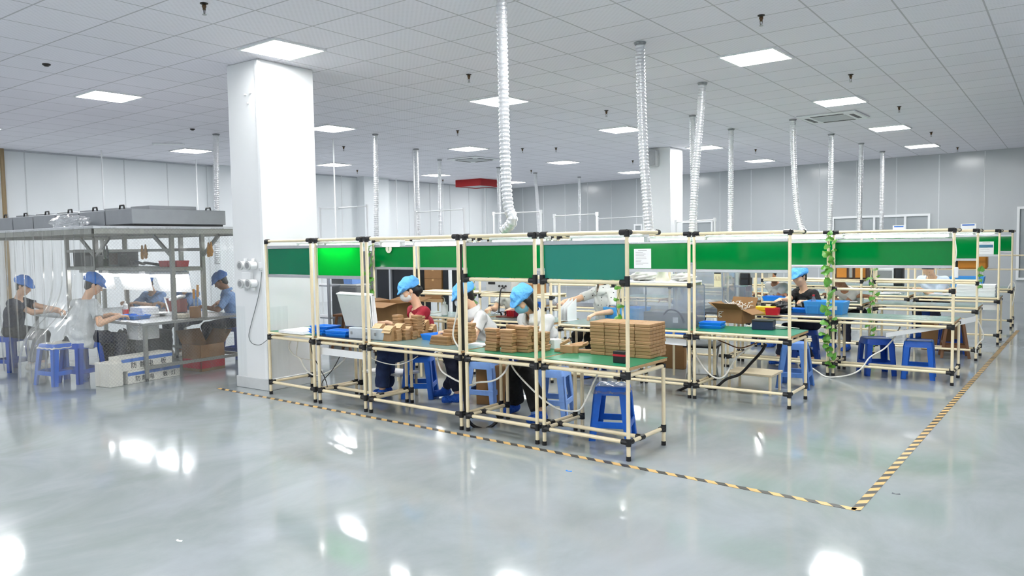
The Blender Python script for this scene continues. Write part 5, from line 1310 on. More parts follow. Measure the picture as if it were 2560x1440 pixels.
# far clutter seen between the posts on the right
for (a, b, c, d, m, nm, lb) in ((2188, 670, 2234, 697, M_frame, 'white_cabinet', 'white cabinet on the far bench seen below the aisle board'), (2236, 668, 2256, 690, M_black, 'monitor', 'small dark monitor right of the far white cabinet'),
                                (2172, 676, 2186, 697, M_dkgrey0, 'instrument', 'small dark grey instrument left of the far white cabinet')):
    x0, x1, z0, z1 = rect_on(a, b, c, d, 7.25)
    t = thing(nm, lb, nm.split('_')[-1], ((x0+x1)/2, 7.35, ZT)); MB().box(x0, x1, 7.25, 7.5, ZT+.001, z1, .01).build('body', m, t); MB().box(x0+.03, x1-.03, 7.243, 7.25, ZT+.08, z1-.05).build('front_panel', M_grey if m is not M_black else mat('dark_panel', (44, 46, 54), .3), t)
for (a, b, lb) in ((2232, 2262, 'white card with a blue header standing on the far top rail, left one'), (2402, 2440, 'white card with a blue header standing on the far top rail, right one')):
    x0, x1, z0, z1 = rect_on(a, 562, b, 578, 4.55); z0 = ZTOP+PR+.001; z1 = z0+.1
    t = thing('info_card', lb, 'card', ((x0+x1)/2, 4.55, z0)); MB().box(x0, x1, 4.547, 4.553, z0, z1).build('card', M_paper, t); MB().box(x0+.02, x1-.02, 4.545, 4.547, z1-.03, z1-.008).build('blue_header', mat('print_blue2', (58, 112, 196), .5), t)
for (q_, m, lb, nm) in (((448, 1352), M_paper, 'tiny white paper scrap on the open floor in front', 'paper_scrap'), ((1422, 1178), M_blue, 'tiny blue plastic scrap on the floor before the end bench', 'plastic_scrap'), ((2240, 1235), M_dkgrey0, 'tiny dark scrap on the floor right of the tape corner', 'dark_scrap')):
    p = at(*q_); o = MB().add([(-.025, -.006, .001), (.0, -.012, .001), (.028, -.002, .001), (.022, .008, .006), (-.004, .002, .002), (-.024, .006, .005)], [(0, 1, 4, 5), (1, 2, 3, 4)]).build(nm, m, solid=.0012); o.location = (p[0], p[1], 0); tag(o, lb, 'scrap')
# ================================================================== people (signed distance bodies meshed with surface nets)
def surfnet(D, o, h):
    S = D < 0
    cs = [(i, j, k) for i in (0, 1) for j in (0, 1) for k in (0, 1)]
    n = np.array(D.shape)-1
    cnt = np.zeros(tuple(n), np.int8)
    for c in cs: cnt += S[c[0]:c[0]+n[0], c[1]:c[1]+n[1], c[2]:c[2]+n[2]]
    act = (cnt > 0) & (cnt < 8); idx = np.argwhere(act)
    ID = -np.ones(tuple(n), np.int64); ID[act] = np.arange(len(idx))
    V = np.stack([D[idx[:, 0]+c[0], idx[:, 1]+c[1], idx[:, 2]+c[2]] for c in cs], 1)
    acc = np.zeros((len(idx), 3)); num = np.zeros(len(idx))
    for a in range(8):
        for b in range(a+1, 8):
            if sum(x != y for x, y in zip(cs[a], cs[b])) != 1: continue
            m = (V[:, a] < 0) != (V[:, b] < 0); t = V[:, a]/(V[:, a]-V[:, b]+1e-12)
            p = np.array(cs[a])+np.outer(t, np.array(cs[b])-np.array(cs[a])); acc[m] += p[m]; num[m] += 1
    verts = (idx+acc/num[:, None])*h+o
    F = []
    for ax in range(3):
        u, v = (ax+1) % 3, (ax+2) % 3
        sl0 = [slice(1, -1)]*3; sl1 = [slice(1, -1)]*3; sl0[ax] = slice(0, -1); sl1[ax] = slice(1, None)
        A = S[tuple(sl0)]; B = S[tuple(sl1)]
        e = np.argwhere(A != B)
        if not len(e): continue
        sg = A[tuple(e.T)]; c = e.copy(); c[:, u] += 1; c[:, v] += 1
        def cell(du, dv):
            q = c.copy(); q[:, u] -= du; q[:, v] -= dv; return ID[tuple(q.T)]
        f = np.stack([cell(1, 1), cell(0, 1), cell(0, 0), cell(1, 0)], 1)
        f[~sg] = f[~sg][:, ::-1]; F.append(f)
    return verts, np.concatenate(F)
class Fld:
    def __init__(s, pts, pad, h):
        pts = np.array(pts); s.h = h; s.o = pts.min(0)-pad; n = np.ceil((pts.max(0)+pad-s.o)/h).astype(int)+2
        s.D = np.full(tuple(n), 1.0, np.float32)
    def _sub(s, lo, hi):
        a = np.clip(np.floor((lo-s.o)/s.h).astype(int), 0, np.array(s.D.shape)-1); b = np.clip(np.ceil((hi-s.o)/s.h).astype(int)+1, 1, np.array(s.D.shape))
        g = np.meshgrid(*[s.o[i]+s.h*np.arange(a[i], b[i]) for i in range(3)], indexing='ij')
        return tuple(slice(a[i], b[i]) for i in range(3)), np.stack(g, -1)
    def _mix(s, sl, d, k, cuts, mode='u'):
        for p, n in cuts or ():
            d = np.maximum(d, (s.P-np.array(p))@np.array(n))
        A = s.D[sl]
        if mode == 'u':
            if k > 0:
                hh = np.clip(.5+.5*(A-d)/k, 0, 1); s.D[sl] = A*(1-hh)+d*hh-k*hh*(1-hh)
            else: s.D[sl] = np.minimum(A, d)
        else: s.D[sl] = np.maximum(A, -d)
    def rc(s, a, b, ra, rb, k=.02, sq=None, cuts=None, wr=0., mode='u'):
        a = np.array(a, float); b = np.array(b, float); mg = max(ra, rb)*(sq[1] if sq else 1)+k+.03
        sl, P = s._sub(np.minimum(a, b)-mg, np.maximum(a, b)+mg); s.P = P
        q = P-a; ab = b-a
        if sq:
            ax = np.array(sq[0]); f = 1/sq[1]-1
            q = q+(q@ax)[..., None]*ax*f; ab = ab+ax*(ab@ax)*f
        t = np.clip((q@ab)/(ab@ab+1e-9), 0, 1)
        d = np.linalg.norm(q-t[..., None]*ab, axis=-1)-(ra+(rb-ra)*t)
        if wr: d = d+wr*(np.sin(P[..., 0]*41+P[..., 2]*23)*np.sin(P[..., 1]*37-P[..., 2]*31)+.6*np.sin(P[..., 2]*58+P[..., 0]*29-P[..., 1]*17))
        s._mix(sl, d, k, cuts, mode)
    def ell(s, c, R, r, k=.015, cuts=None, wr=0., mode='u'):
        c = np.array(c, float); r = np.array(r, float); mg = r.max()+k+.03
        sl, P = s._sub(c-mg, c+mg); s.P = P
        q = (P-c)@np.array(R)          # columns of R are the axes
        d = (np.linalg.norm(q/r, axis=-1)-1)*r.min()
        if wr: d = d+wr*(np.sin(P[..., 0]*51+P[..., 2]*43)*np.sin(P[..., 1]*47-P[..., 2]*31)+.6*np.sin(P[..., 2]*78+P[..., 0]*49))
        s._mix(sl, d, k, cuts, mode)
    def mesh(s, name, m, parent, label=None):
        v, f = surfnet(s.D, s.o, s.h)
        if not len(f): return None
        b = MB(); b.v = v.tolist(); b.f = f.tolist()
        o = b.build(name, m, parent, smooth='all')
        if label: o['label'] = label
        return o
def ik(S, W, a, b, pole):
    d = W-S; L = np.linalg.norm(d); L2 = min(L, (a+b)*.995); u = d/(L+1e-9)
    if L > L2: W = S+u*L2
    x = (a*a-b*b+L2*L2)/(2*L2); hgt = math.sqrt(max(0, a*a-x*x)); p = pole-u*(pole@u); p = p/(np.linalg.norm(p)+1e-9)
    return S+u*x+p*hgt, W
def unit(v): v = np.array(v, float); return v/(np.linalg.norm(v)+1e-12)
SKIN = mat('skin', (228, 184, 152), .5, noise=.03, scale=30)
SKIN2 = mat('tanned_skin', (168, 118, 88), .5, noise=.03, scale=30)
HAIR = mat('black_hair', (24, 20, 20), .4, noise=.2, scale=90, stretch=(1, 1, .15))
M_cap = mat('blue_cap_cloth', (96, 174, 240), .75, noise=.05, scale=20, bump=.5)
M_cap2 = mat('deep_blue_cap_cloth', (64, 124, 210), .75, noise=.05, scale=40)
M_mask = mat('white_mask', (226, 228, 228), .7, noise=.02); M_mask2 = mat('blue_mask', (128, 190, 214), .7, noise=.03)
M_eye = mat('eye_dark', (30, 22, 20), .3)
CL = {'red': mat('red_knit', (150, 18, 42), .8, noise=.06, scale=13, bump=.25), 'white': mat('white_cotton', (208, 208, 206), .8, noise=.015, scale=11, bump=.3), 'navy': mat('navy_cotton', (24, 30, 52), .85, noise=.08, scale=14, bump=.5),
      'jeans': mat('blue_jeans', (40, 58, 98), .85, noise=.12, scale=14, bump=.6), 'black': mat('black_cotton', (18, 18, 20), .85, noise=.1, scale=14, bump=.5), 'pale': mat('pale_blue_cotton', (140, 176, 228), .8, noise=.05, scale=14, bump=.5),
      'palest': mat('striped_pale_blue_cotton', (206, 220, 240), .8, noise=.03), 'grey': mat('light_grey_cotton', (196, 200, 202), .8, noise=.03, scale=13, bump=.5), 'lace': mat('dotted_white_cotton', (238, 238, 236), .8, noise=.01)}
M_cover = mat('blue_shoe_cover', (16, 88, 196), .55, noise=.1, scale=40, bump=.8)
M_shoe = mat('pale_shoe', (214, 208, 196), .6)
_d = CL['lace'].node_tree; _v = _d.nodes.new('ShaderNodeTexVoronoi'); _v.inputs['Scale'].default_value = 17; _v.inputs['Randomness'].default_value = .55
_g = _d.nodes.new('ShaderNodeMath'); _g.operation = 'LESS_THAN'; _g.inputs[1].default_value = .16
_d.links.new(_d.nodes['Texture Coordinate'].outputs['Object'], _v.inputs['Vector']); _d.links.new(_v.outputs['Distance'], _g.inputs[0])
_m = _d.nodes.new('ShaderNodeMix'); _m.data_type = 'RGBA'; _m.inputs['A'].default_value = (.64, .64, .63, 1); _m.inputs['B'].default_value = (.03, .03, .04, 1)
_d.links.new(_g.outputs[0], _m.inputs['Factor']); _d.links.new(_m.outputs['Result'], _d.nodes['Principled BSDF'].inputs['Base Color'])

def person(label, hip, yaw, lean=12, side=0, hp=30, hyaw=0, hands=(None, None), feet=(None, None), top='white', bottom='navy', sleeve=.55, hair='bun', cap=None, mask=None,
           shoe='cover', collar=False, skin=None, h=.0085, S=1.0, flare=0., chest_print=False, legs=True, twist=0., kneespread=.1, hem=0.):
    hip = V3(*hip); a = math.radians(yaw); up = V3(0, 0, 1)
    f = V3(math.cos(a), math.sin(a), 0); r = V3(math.sin(a), -math.cos(a), 0)
    la, ls = math.radians(lean), math.radians(side)
    t1 = unit(up*math.cos(la*.7)+f*math.sin(la*.7)+r*math.sin(ls)); t2 = unit(up*math.cos(la*1.3)+f*math.sin(la*1.3)+r*math.sin(ls))
    ta = math.radians(twist); r2 = unit(r*math.cos(ta)+f*math.sin(ta)); 
    chest = hip+t1*.25*S; sc = chest+t2*.2*S; n2 = unit(np.cross(t2, r2)); n2 = n2 if n2@f > 0 else -n2
    nb = sc+t2*.035*S
    ha = a+math.radians(hyaw); fh = V3(math.cos(ha), math.sin(ha), 0); pa = math.radians(hp)
    uh = unit(up*math.cos(pa)+fh*math.sin(pa)); ff = unit(fh*math.cos(pa)-up*math.sin(pa)); rh = np.cross(ff, uh)
    hc = nb+unit(t2+uh)*.1*S+uh*.085*S+ff*.018*S
    RH = np.stack([rh, ff, uh], 1)
    sh = [sc+r2*sx*.165*S-t2*.042*S for sx in (-1, 1)]        # left is -r
    t = thing('person', label, 'person', (hip[0], hip[1], 0))
    skin = skin or SKIN
    HL = []; EL = []; WR = []
    for i, sx in enumerate((-1, 1)):
        W = hands[i]
        W = V3(*W) if W is not None else sc+f*.3*S+r*sx*.12-up*.3*S
        E, W = ik(sh[i], W, .285*S, .25*S, unit(-up*.95+r2*sx*.7-f*.3)); EL.append(E); WR.append(W)
    hips = [hip+r*sx*.085*S for sx in (-1, 1)]; KN = []; AN = []; FT = []
    for i, sx in enumerate((-1, 1)):
        A = feet[i]; A = V3(*A) if A is not None else hips[i]+f*.38*S+r*sx*.04-up*(hip[2]-.09)
        A = V3(A[0], A[1], max(A[2], .085))
        K, A = ik(hips[i], A, .43*S, .42*S, unit(f+up*.75+r*sx*kneespread)); KN.append(K); AN.append(A); FT.append(unit(f+r*sx*.18))
    allp = [hip, chest, sc, hc+uh*.14, hc-uh*.14, hc+ff*.12]+sh+EL+WR+hips+KN+AN+[A+q*.2*S-up*.09 for A, q in zip(AN, FT)]+[w_+unit(w_-e)*.2 for w_, e in zip(WR, EL)]
    # ---- body
    B = Fld(allp, .12, h)
    B.rc(hip, chest, .1*S, .1*S, .03, (r, 1.35)); B.rc(chest, sc-t2*.055, .1*S, .075*S, .03, (r2, 1.45))
    B.rc(sh[0], sh[1], .048*S, .048*S, .03)
    B.rc(nb-t2*.03, hc-uh*.05-ff*.01, .052*S, .05*S, .02)
    B.ell(hc+uh*.02, RH, np.array([.074, .093, .1])*S, .02)
    B.ell(hc-uh*.05+ff*.018, RH, np.array([.058, .07, .07])*S, .03)
    B.ell(hc-uh*.098+ff*.055, RH, np.array([.026, .022, .018])*S, .025)
    B.rc(hc+uh*.005+ff*.088*S, hc-uh*.033+ff*.104*S, .009*S, .0135*S, .012)                       # nose
    for sx in (-1, 1):
        B.ell(hc+rh*sx*.075*S-uh*.01-ff*.008, RH, np.array([.012, .02, .031])*S, .008)           # ears
        B.ell(hc+rh*sx*.036*S+uh*.012+ff*.095*S, RH, np.array([.02, .012, .012])*S, 0, mode='s')  # eye sockets
        B.ell(hc+rh*sx*.04*S-uh*.03+ff*.062*S, RH, np.array([.026, .022, .022])*S, .02)           # cheeks
    B.rc(hc-uh*.066+ff*.086*S-rh*.018, hc-uh*.066+ff*.086*S+rh*.018, .0085*S, .0085*S, .006)      # lips
    for i, sx in enumerate((-1, 1)):
        B.rc(sh[i], EL[i], .05*S, .038*S, .03); B.rc(EL[i], WR[i], .04*S, .026*S, .02)
        B.rc(hips[i], KN[i], .075*S, .052*S, .02); B.rc(KN[i], AN[i], .052*S, .034*S, .02); B.rc(AN[i]-up*.03, AN[i]+FT[i]*.13*S-up*.055, .032*S, .024*S, .02)
        d = unit(WR[i]-EL[i]); d = unit(d*.8+f*.25-up*.3); inn = unit(-r*sx-d*((-r*sx)@d)); bk = np.cross(d, inn); bk = bk if bk[2] > 0 else -bk
        pc = WR[i]+d*.045*S; B.rc(WR[i], pc, .024*S, .03*S, .012, (bk, .6)); pe = WR[i]+d*.085*S
        B.rc(pc, pe, .034*S, .036*S, .012, (bk, .45))
        for k in range(4):
            w_ = (k-1.5)*.0175*S; ln = (.062, .072, .068, .052)[k]*S; b0 = pe+inn*(-w_)*1.0-d*.008
            b1 = b0+unit(d-bk*.45)*ln*.55; b2 = b1+unit(d*.55-bk*1.0)*ln*.5
            B.rc(b0, b1, .0095*S, .0088*S, .004); B.rc(b1, b2, .0088*S, .0078*S, .004)
        th0 = WR[i]+d*.025*S+inn*.026*S; th1 = th0+unit(d*.8+inn*.7-bk*.35)*.036*S; th2 = th1+unit(d-bk*.45)*.03*S
        B.rc(th0, th1, .0125*S, .0105*S, .008); B.rc(th1, th2, .0105*S, .009*S, .004)
    B.mesh('body', skin, t)
    # ---- top
    T = Fld(allp, .14, h)
    ncut = [(nb-t2*.012+n2*.0, unit(t2+n2*.42))]; hcut = (hip-t1*(.03+hem), -t1)
    w = .0055
    T.rc(hip-t1*.1, chest, .128*S+hem*.3, .12*S, .03, (r, 1.4), [hcut], w); T.rc(chest, sc-t2*.06, .118*S, .09*S, .05, (r2, 1.5), None, w)
    for i in (0, 1):
        T.rc(sh[i]-t2*.004, sh[1-i]-t2*.004, .056*S, .056*S, .03, None, None, w)
        q = sleeve; L = sh[i]; E = EL[i]; u = unit(E-L)
        if q < 1: cut = [(L+(E-L)*q, u)]; T.rc(L, E, .06*S, .064*S, .025, None, cut, w)
        else:
            T.rc(L, E, .066*S, .052*S, .03, None, None, w); e2 = E+(WR[i]-E)*(q-1); T.rc(E, WR[i], .052*S, .036*S, .02, None, [(e2, unit(WR[i]-E))], w)
    T.P = None
    g = np.meshgrid(*[T.o[i]+T.h*np.arange(T.D.shape[i]) for i in range(3)], indexing='ij'); PP = np.stack(g, -1)
    # neckline opening
    nd = np.linalg.norm(PP-(nb+n2*.02*S), axis=-1)-.078*S
    nd = np.maximum(nd, -((PP-(nb-t2*.07))@t2)); T.D = np.maximum(T.D, -nd).astype(np.float32)
    tp = T.mesh({'coat': 'coat'}.get(top, 'shirt'), CL[top], t)
    if collar:
        C_ = Fld([nb-t2*.06, nb+t2*.08], .13, h*.8)
        C_.rc(nb-t2*.05+n2*.012, nb+t2*.03+n2*.0, .118*S, .078*S, 0, (r2, 1.1), [(nb-t2*.035, -unit(t2+n2*.5)), (nb+t2*.036, t2)])
        C_.rc(nb-t2*.07+n2*.008, nb+t2*.08+n2*.0, .096*S, .056*S, 0, (r2, 1.1), mode='s')
        C_.ell(nb+n2*.1-t2*.02, np.stack([r2, n2, t2], 1), (.028, .07, .09), 0, mode='s')
        C_.mesh('collar', CL[top], t)
    if chest_print:
        c = chest+t2*.04+n2*.128*S
        Mx = frame(c, -r2, t2)
        k = MB()
        for dx, dz, ww, hh in ((-.03, 0, .014, .05), (0, .02, .016, .075), (.03, 0, .014, .05), (0, -.04, .05, .012)):
            R_ = np.stack([-r2, t2, n2], 1); k.obox(c-r2*dx+t2*dz, (ww*2, hh, .004), R_)
        k.build('chest_print', mat('print_pale', (190, 186, 176), .6), t)
    # ---- trousers
    if legs:
        Q = Fld([hip]+hips+KN+AN, .16, h)
        Q.rc(hips[0], hips[1], .105*S, .105*S, .03, None, [(hip+t1*.09, t1)], .003); Q.rc(hip, hip+t1*.12, .11*S, .1*S, .03, (r, 1.3), [(hip+t1*.09, t1)])
        for i in (0, 1):
            e = KN[i]+(AN[i]-KN[i])*.9
            Q.rc(hips[i], KN[i], .092*S, .07*S, .02, None, None, .0035); Q.rc(KN[i], AN[i], .07*S, (.052+flare)*S, .02, None, [(e, unit(AN[i]-KN[i]))], .004)
        Q.mesh('trousers', CL[bottom], t)
        for i in (0, 1):
            sF = Fld([AN[i], AN[i]+FT[i]*.2], .1, h)
            fl = [(V3(AN[i][0], AN[i][1], AN[i][2]-.084), -up)]
            sF.rc(AN[i]-up*.045-FT[i]*.025, AN[i]+FT[i]*.14*S-up*.055, .046*S, .04*S, .02, None, fl, .003 if shoe == 'cover' else 0)
            sF.rc(AN[i]-up*.04, AN[i]+up*.01, .045*S, .042*S, .02, None, [(AN[i]+up*.015, up)], .003 if shoe == 'cover' else 0)
            sF.mesh('shoe_cover' if shoe == 'cover' else 'shoe', M_cover if shoe == 'cover' else M_shoe, t)
    # ---- hair
    if hair:
        H = Fld([hc+uh*.13, hc-uh*.2, hc-ff*.16, hc+ff*.1], .07, h*.9)
        H.ell(hc+uh*.022-ff*.006, RH, np.array([.083, .1, .108])*S, .0, [(hc+ff*.055+uh*.045, unit(ff*1-uh*.75))])
        if hair == 'bob':
            for sx in (-1, 1): H.rc(hc+rh*sx*.072-uh*.0-ff*.012, hc+rh*sx*.078-uh*.14+ff*.01-ff*.02, .026*S, .018*S, .015, (ff, 1.5))
            H.rc(hc-ff*.075, hc-ff*.07-uh*.13, .05*S, .035*S, .02, (rh, 1.4))
        elif hair == 'bun':
            H.ell(hc-ff*.105-uh*.045, RH, np.array([.036, .036, .05])*S, .012); H.rc(hc-ff*.06-uh*.04, hc-ff*.05-uh*.075, .05*S, .04*S, .02, (rh, 1.2))
        else: H.rc(hc-ff*.055, hc-ff*.05-uh*.06, .05*S, .042*S, .02, (rh, 1.3))
        H.mesh('hair', HAIR, t)
    # ---- eyes
    for sx in (-1, 1):
        pass
    k = MB()
    for sx in (-1, 1):
        c = hc+rh*sx*.033*S+uh*.011+ff*.0795*S; k.obox(c, (.022, .008, .006), RH, .002)
    k.build('eyes', M_eye, t)
    if cap:
        K = Fld([hc+uh*.16, hc-ff*.15, hc+ff*.2, hc+rh*.1, hc-rh*.1], .08, h*.8)
        cn = unit(-uh*.93-ff*.18)
        K.ell(hc+uh*.05-ff*.016, RH, np.array([.101, .122, .1])*S, .0, [(hc+uh*.028, cn)], .0045)
        K.ell(hc+uh*.052-ff*.05, RH, np.array([.1, .096, .09])*S, .02, [(hc+uh*.012-ff*.03, unit(-uh))], .007)
        bd = unit(ff*.9-uh*.42); bu = np.cross(rh, bd); bu = bu if bu@uh > 0 else -bu
        K.ell(hc+uh*.042+ff*.085*S, np.stack([rh, bd, bu], 1), np.array([.082, .066, .014])*S, .02, [(hc+ff*.03, -ff)])
        K.mesh('cap', cap, t)
    if mask:
        K = Fld([hc-uh*.04+ff*.1], .13, h*.7)
        K.ell(hc-uh*.05+ff*.022, RH, np.array([.066, .09, .072])*S, .0, [(hc-uh*.01+ff*.1, unit(uh-ff*.12)), (hc+ff*.022, -ff)], .001)
        K.ell(hc-uh*.035+ff*.088*S, RH, np.array([.036, .04, .044])*S, .03, [(hc-uh*.004+ff*.1, unit(uh-ff*.12))])
        K.mesh('face_mask', mask, t)
        k = MB()
        for sx in (-1, 1):
            for z0, z1 in ((-.02, .012), (-.08, -.035)): k.cyl(hc+rh*sx*.068*S+ff*.03+uh*z0, hc+rh*sx*.083*S-ff*.008+uh*z1, .003, 5)
        k.build('ear_loops', M_mask, t)
    return t
# ---- front row
person('person in a red short-sleeved top and blue cap, head bowed, white mask', (-2.72, -3.26, .57), 246, 8, -2, 27, -18, ((-2.82, -3.72, .88), (-2.42, -3.74, .84)),
       ((-3.15, -3.42, .1), (-3.02, -3.62, .1)), 'red', 'jeans', .52, 'bun', M_cap, M_mask, flare=.03, legs=True)
person('person in a white polo and blue cap, half hidden behind the black riser hose', (-1.88, -3.12, .56), 232, 20, 2, 30, -6, ((-1.98, -3.66, .82), (-1.66, -3.66, .81)),
       ((-2.5, -3.15, .1), (-2.15, -3.35, .1)), 'white', 'navy', .62, 'short', M_cap, M_mask, collar=True)
person('person in a white shirt, blue cap and blue mask behind the stacked boxes', (-1.14, -3.17, .56), 262, 20, 0, 38, -18, ((-1.2, -3.62, .82), (-.98, -3.58, .81)),
       ((-1.36, -3.4, .1), (-.9, -3.6, .1)), 'white', 'black', .6, 'bob', M_cap, M_mask2, collar=True, flare=.05)
# ---- second row
person('person in a dotted white blouse reaching out beside the blue crate', (-1.72, -.82, .655), 250, 8, 0, 6, -10, ((-1.62, -1.3, .82), (-2.08, -1.3, .96)),
       (None, None), 'lace', 'black', .8, 'bob', None, None, collar=True, h=.0095)
person('person in a white shirt behind the bench supply with hidden face', (-3.2, -.75, .6), 262, 12, 0, 25, 0, ((-2.95, -1.25, .83), (-3.35, -1.22, .82)),
       (None, None), 'white', 'navy', .7, 'short', M_cap2, None, h=.011)
# ---- third row and farther
person('person in a black T-shirt and blue cap working behind the bins', (.26, 1.3, .56), 236, 12, 0, 22, 4, ((.34, .86, .88), (-.0, .82, .9)),
       ((-.05, .95, .1), (.42, .85, .1)), 'black', 'navy', .6, 'short', M_cap, None, chest_print=True, h=.0095)
person('person in a white top with tanned arms bending low behind the ivy post', (.44, 3.15, .55), 250, 34, 0, 46, 0, ((.16, 2.84, .83), (.74, 2.8, .83)),
       (None, None), 'white', 'navy', .5, 'short', None, None, skin=SKIN2, h=.011)
person('person in a white shirt turned away behind the man in black', (-.62, 3.05, .56), 245, 16, 6, 30, -20, ((-.9, 2.8, .83), (-.5, 2.76, .83)),
       (None, None), 'white', 'navy', .5, 'short', None, None, skin=SKIN2, h=.011)
person('person in a pale blue striped shirt bowed over papers in the fifth row', (1.3, 5.25, .56), 258, 26, 0, 50, 0, ((1.1, 4.95, .82), (1.52, 4.95, .82)),
       (None, None), 'palest', 'navy', .8, 'bun', None, None, h=.011, S=1.13)
person('person in a pale blue coat and white cap seen through the clear hood', (-1.35, 1.25, .58), 225, 20, 0, 35, -10, ((-1.6, .75, .86), (-1.2, .72, .86)),
       (None, None), 'pale', 'navy', 1.7, 'short', M_mask, M_mask, h=.011)
# ================================================================== curtained clean booth on the left
BX = -6.2; BYF = -5.15; BYB = -2.1; BXL = -12.2; ZR = 1.97
M_ffu = mat('filter_unit_steel', (150, 154, 158), .42, metal=.35, noise=.05, scale=7)
M_tubest = mat('square_steel_tube', (158, 158, 152), .35, metal=.6, noise=.05)
M_pvcs = sheet_mat('clear_curtain', (226, 226, 220), haze=.14, gloss=.12, streak=(9, 9, .5), rough=.16)
M_pvcm = sheet_mat('meshed_clear_curtain', (222, 224, 222), haze=.09, gloss=.08, streak=(5, 5, .8), mesh=True, rough=.1)
t = thing('booth_frame', 'steel roof frame of the curtained booth left of the column', 'booth', (BX, BYF, 0))
f = MB()
for y in (BYF+.03, -3.7, BYB): f.box(BXL, BX, y-.03, y+.03, ZR-.06, ZR)
for x in np.arange(BXL+.03, BX+.01, 1.0): f.box(x-.03, x+.03, BYF+.06, BYB-.03, ZR-.06, ZR-.002)
f.box(BX-.06, BX-.001, BYF, BYB, ZR-.06, ZR)
f.build('roof_grid', M_tubest, t)
MB().box(BXL, BX+.01, BYF-.01, BYB, ZR, ZR+.035, .004).build('roof_sheet', M_alu, t)
for x, y in ((BX-.06, BYB-.05), (BXL+.05, BYF+.08), (BXL+.05, BYB-.05), (-9.4, BYB-.05)): MB().box(x-.03, x+.03, y-.03, y+.03, 0, ZR-.06).build('post', M_tubest, t)
for k in range(6):
    x1 = BX-.003-.69*k
    u = thing('filter_unit', 'grey fan filter box on the booth roof, %s' % ['nearest the column', 'second from the column', 'third from the column', 'fourth from the column', 'fifth from the column', 'sixth, at the left edge'][k], 'filter unit', (x1-.33, -4.03, ZR+.036), 0, 'fan filter boxes on the booth roof')
    MB().box(x1-.655, x1, -4.68, -3.38, ZR+.06, ZR+.25, .006).build('housing', M_ffu, u)
    MB().box(x1-.63, x1-.025, -4.65, -3.41, ZR+.036, ZR+.06).build('base_gasket', M_black, u)
    MB().box(x1-.56, x1-.1, -4.4, -3.75, ZR+.25, ZR+.3, .004).build('fan_cover', M_ffu, u)
    for (hx, hy) in ((x1-.33, -4.63), (x1-.33, -3.43)):
        h_ = MB(); h_.tube([(hx-.06, hy, ZR+.25), (hx-.045, hy, ZR+.3), (hx+.045, hy, ZR+.3), (hx+.06, hy, ZR+.25)], .012, 6); h_.build('handle', M_black, u)
bag(-7.35, -4.9, ZR+.0355, .75, .32, .16, 'crumpled clear film heaped on the booth roof edge', 21, 'film_heap', M_film)
# curtains
def front_curtain(u, v):
    x = BXL+(BX-BXL)*u; z = .05+(ZR-.03)*v
    y = BYF-.004+.022*math.sin(x*23+.8*math.sin(z*2))*(1.15-v*.7)+.012*math.sin(x*51+z*1.3)-.02
    bul = math.exp(-((x+6.9)/.42)**4)*(1/(1+math.exp((z-.85)/.13)))
    y -= .55*bul
    return (x, y, z)
tag(MB().sheet(front_curtain, 260, 30).build('plastic_curtain', M_pvcs, smooth='all'), 'hazy clear plastic curtain across the front of the booth', 'curtain')
def side_curtain(u, v):
    y = BYF+(BYB-BYF)*u; z = .05+(ZR-.03)*v
    return (BX+.008+.006*math.sin(y*9+z)+.004*math.sin(y*21), y, z)
tag(MB().sheet(side_curtain, 90, 12).build('plastic_curtain', M_pvcm, smooth='all'), 'clear meshed plastic curtain on the booth side facing the column', 'curtain')
# work table with a rack above it
TZ = .76
t = thing('work_table', 'stainless work table inside the booth', 'table', (-8.0, -3.7, 0))
TX0, TX1, TY0, TY1 = -9.7, -6.48, -4.45, -2.95
MB().box(TX0, TX1, TY0, TY1, TZ-.035, TZ, .004).build('tabletop', M_steel, t)
for x in (TX0+.05, -8.2, TX1-.04):
    for y in (TY0+.04, TY1-.05): MB().box(x-.022, x+.022, y-.022, y+.022, .04, TZ-.035).build('leg', M_tubest, t); MB().cyl((x, y, 0), (x, y, .045), .02, 8).build('foot', M_black, t)
MB().box(TX1-.06, TX1-.02, TY0+.06, TY1-.07, .16, .2).build('lower_rail', M_tubest, t)
MB().box(TX0+.07, TX1-.06, TY1-.07, TY1-.03, .16, .2).build('lower_rail', M_tubest, t)
t = thing('shelf_rack', 'steel shelf rack standing on the booth work table', 'rack', (-8.0, -3.7, TZ))
RX = [-6.65, -8.75, -9.65]; RY = (-3.92, -3.47)
for x in RX:
    for y in RY: MB().box(x-.025, x+.025, y-.025, y+.025, TZ+.0005, ZR-.061).build('post', M_tubest, t)
for y in RY:
    for z in (1.45, 1.72): MB().box(RX[2], RX[0], y-.018, y+.018, z-.04, z).build('rail', M_tubest, t)
for x in RX: MB().box(x-.018, x+.018, RY[0], RY[1], 1.41, 1.45).build('rail', M_tubest, t)
MB().box(RX[2], RX[0], RY[0]+.02, RY[1]-.02, 1.451, 1.465).build('shelf', M_tubest, t)
for (x0, s) in ((-6.67, -1), (-8.73, 1), (-8.77, -1)):
    a, b = V3(x0, RY[0], 1.62), V3(x0+s*.42, RY[0], ZR-.075); d = unit(b-a)
    MB().obox((a+b)/2, (.045, .03, np.linalg.norm(b-a)), np.stack([np.cross((0, 1, 0), d), (0, 1, 0), d], 1)).build('brace', M_tubest, t)
a, b = V3(-6.63, RY[1], 1.62), V3(-6.24, RY[1], ZR-.075); d = unit(b-a)
MB().obox((a+b)/2, (.045, .03, np.linalg.norm(b-a)), np.stack([np.cross((0, 1, 0), d), (0, 1, 0), d], 1)).build('brace', M_tubest, t)
M_shade = mat('white_lamp_shade', (246, 247, 248), .5, noise=0)
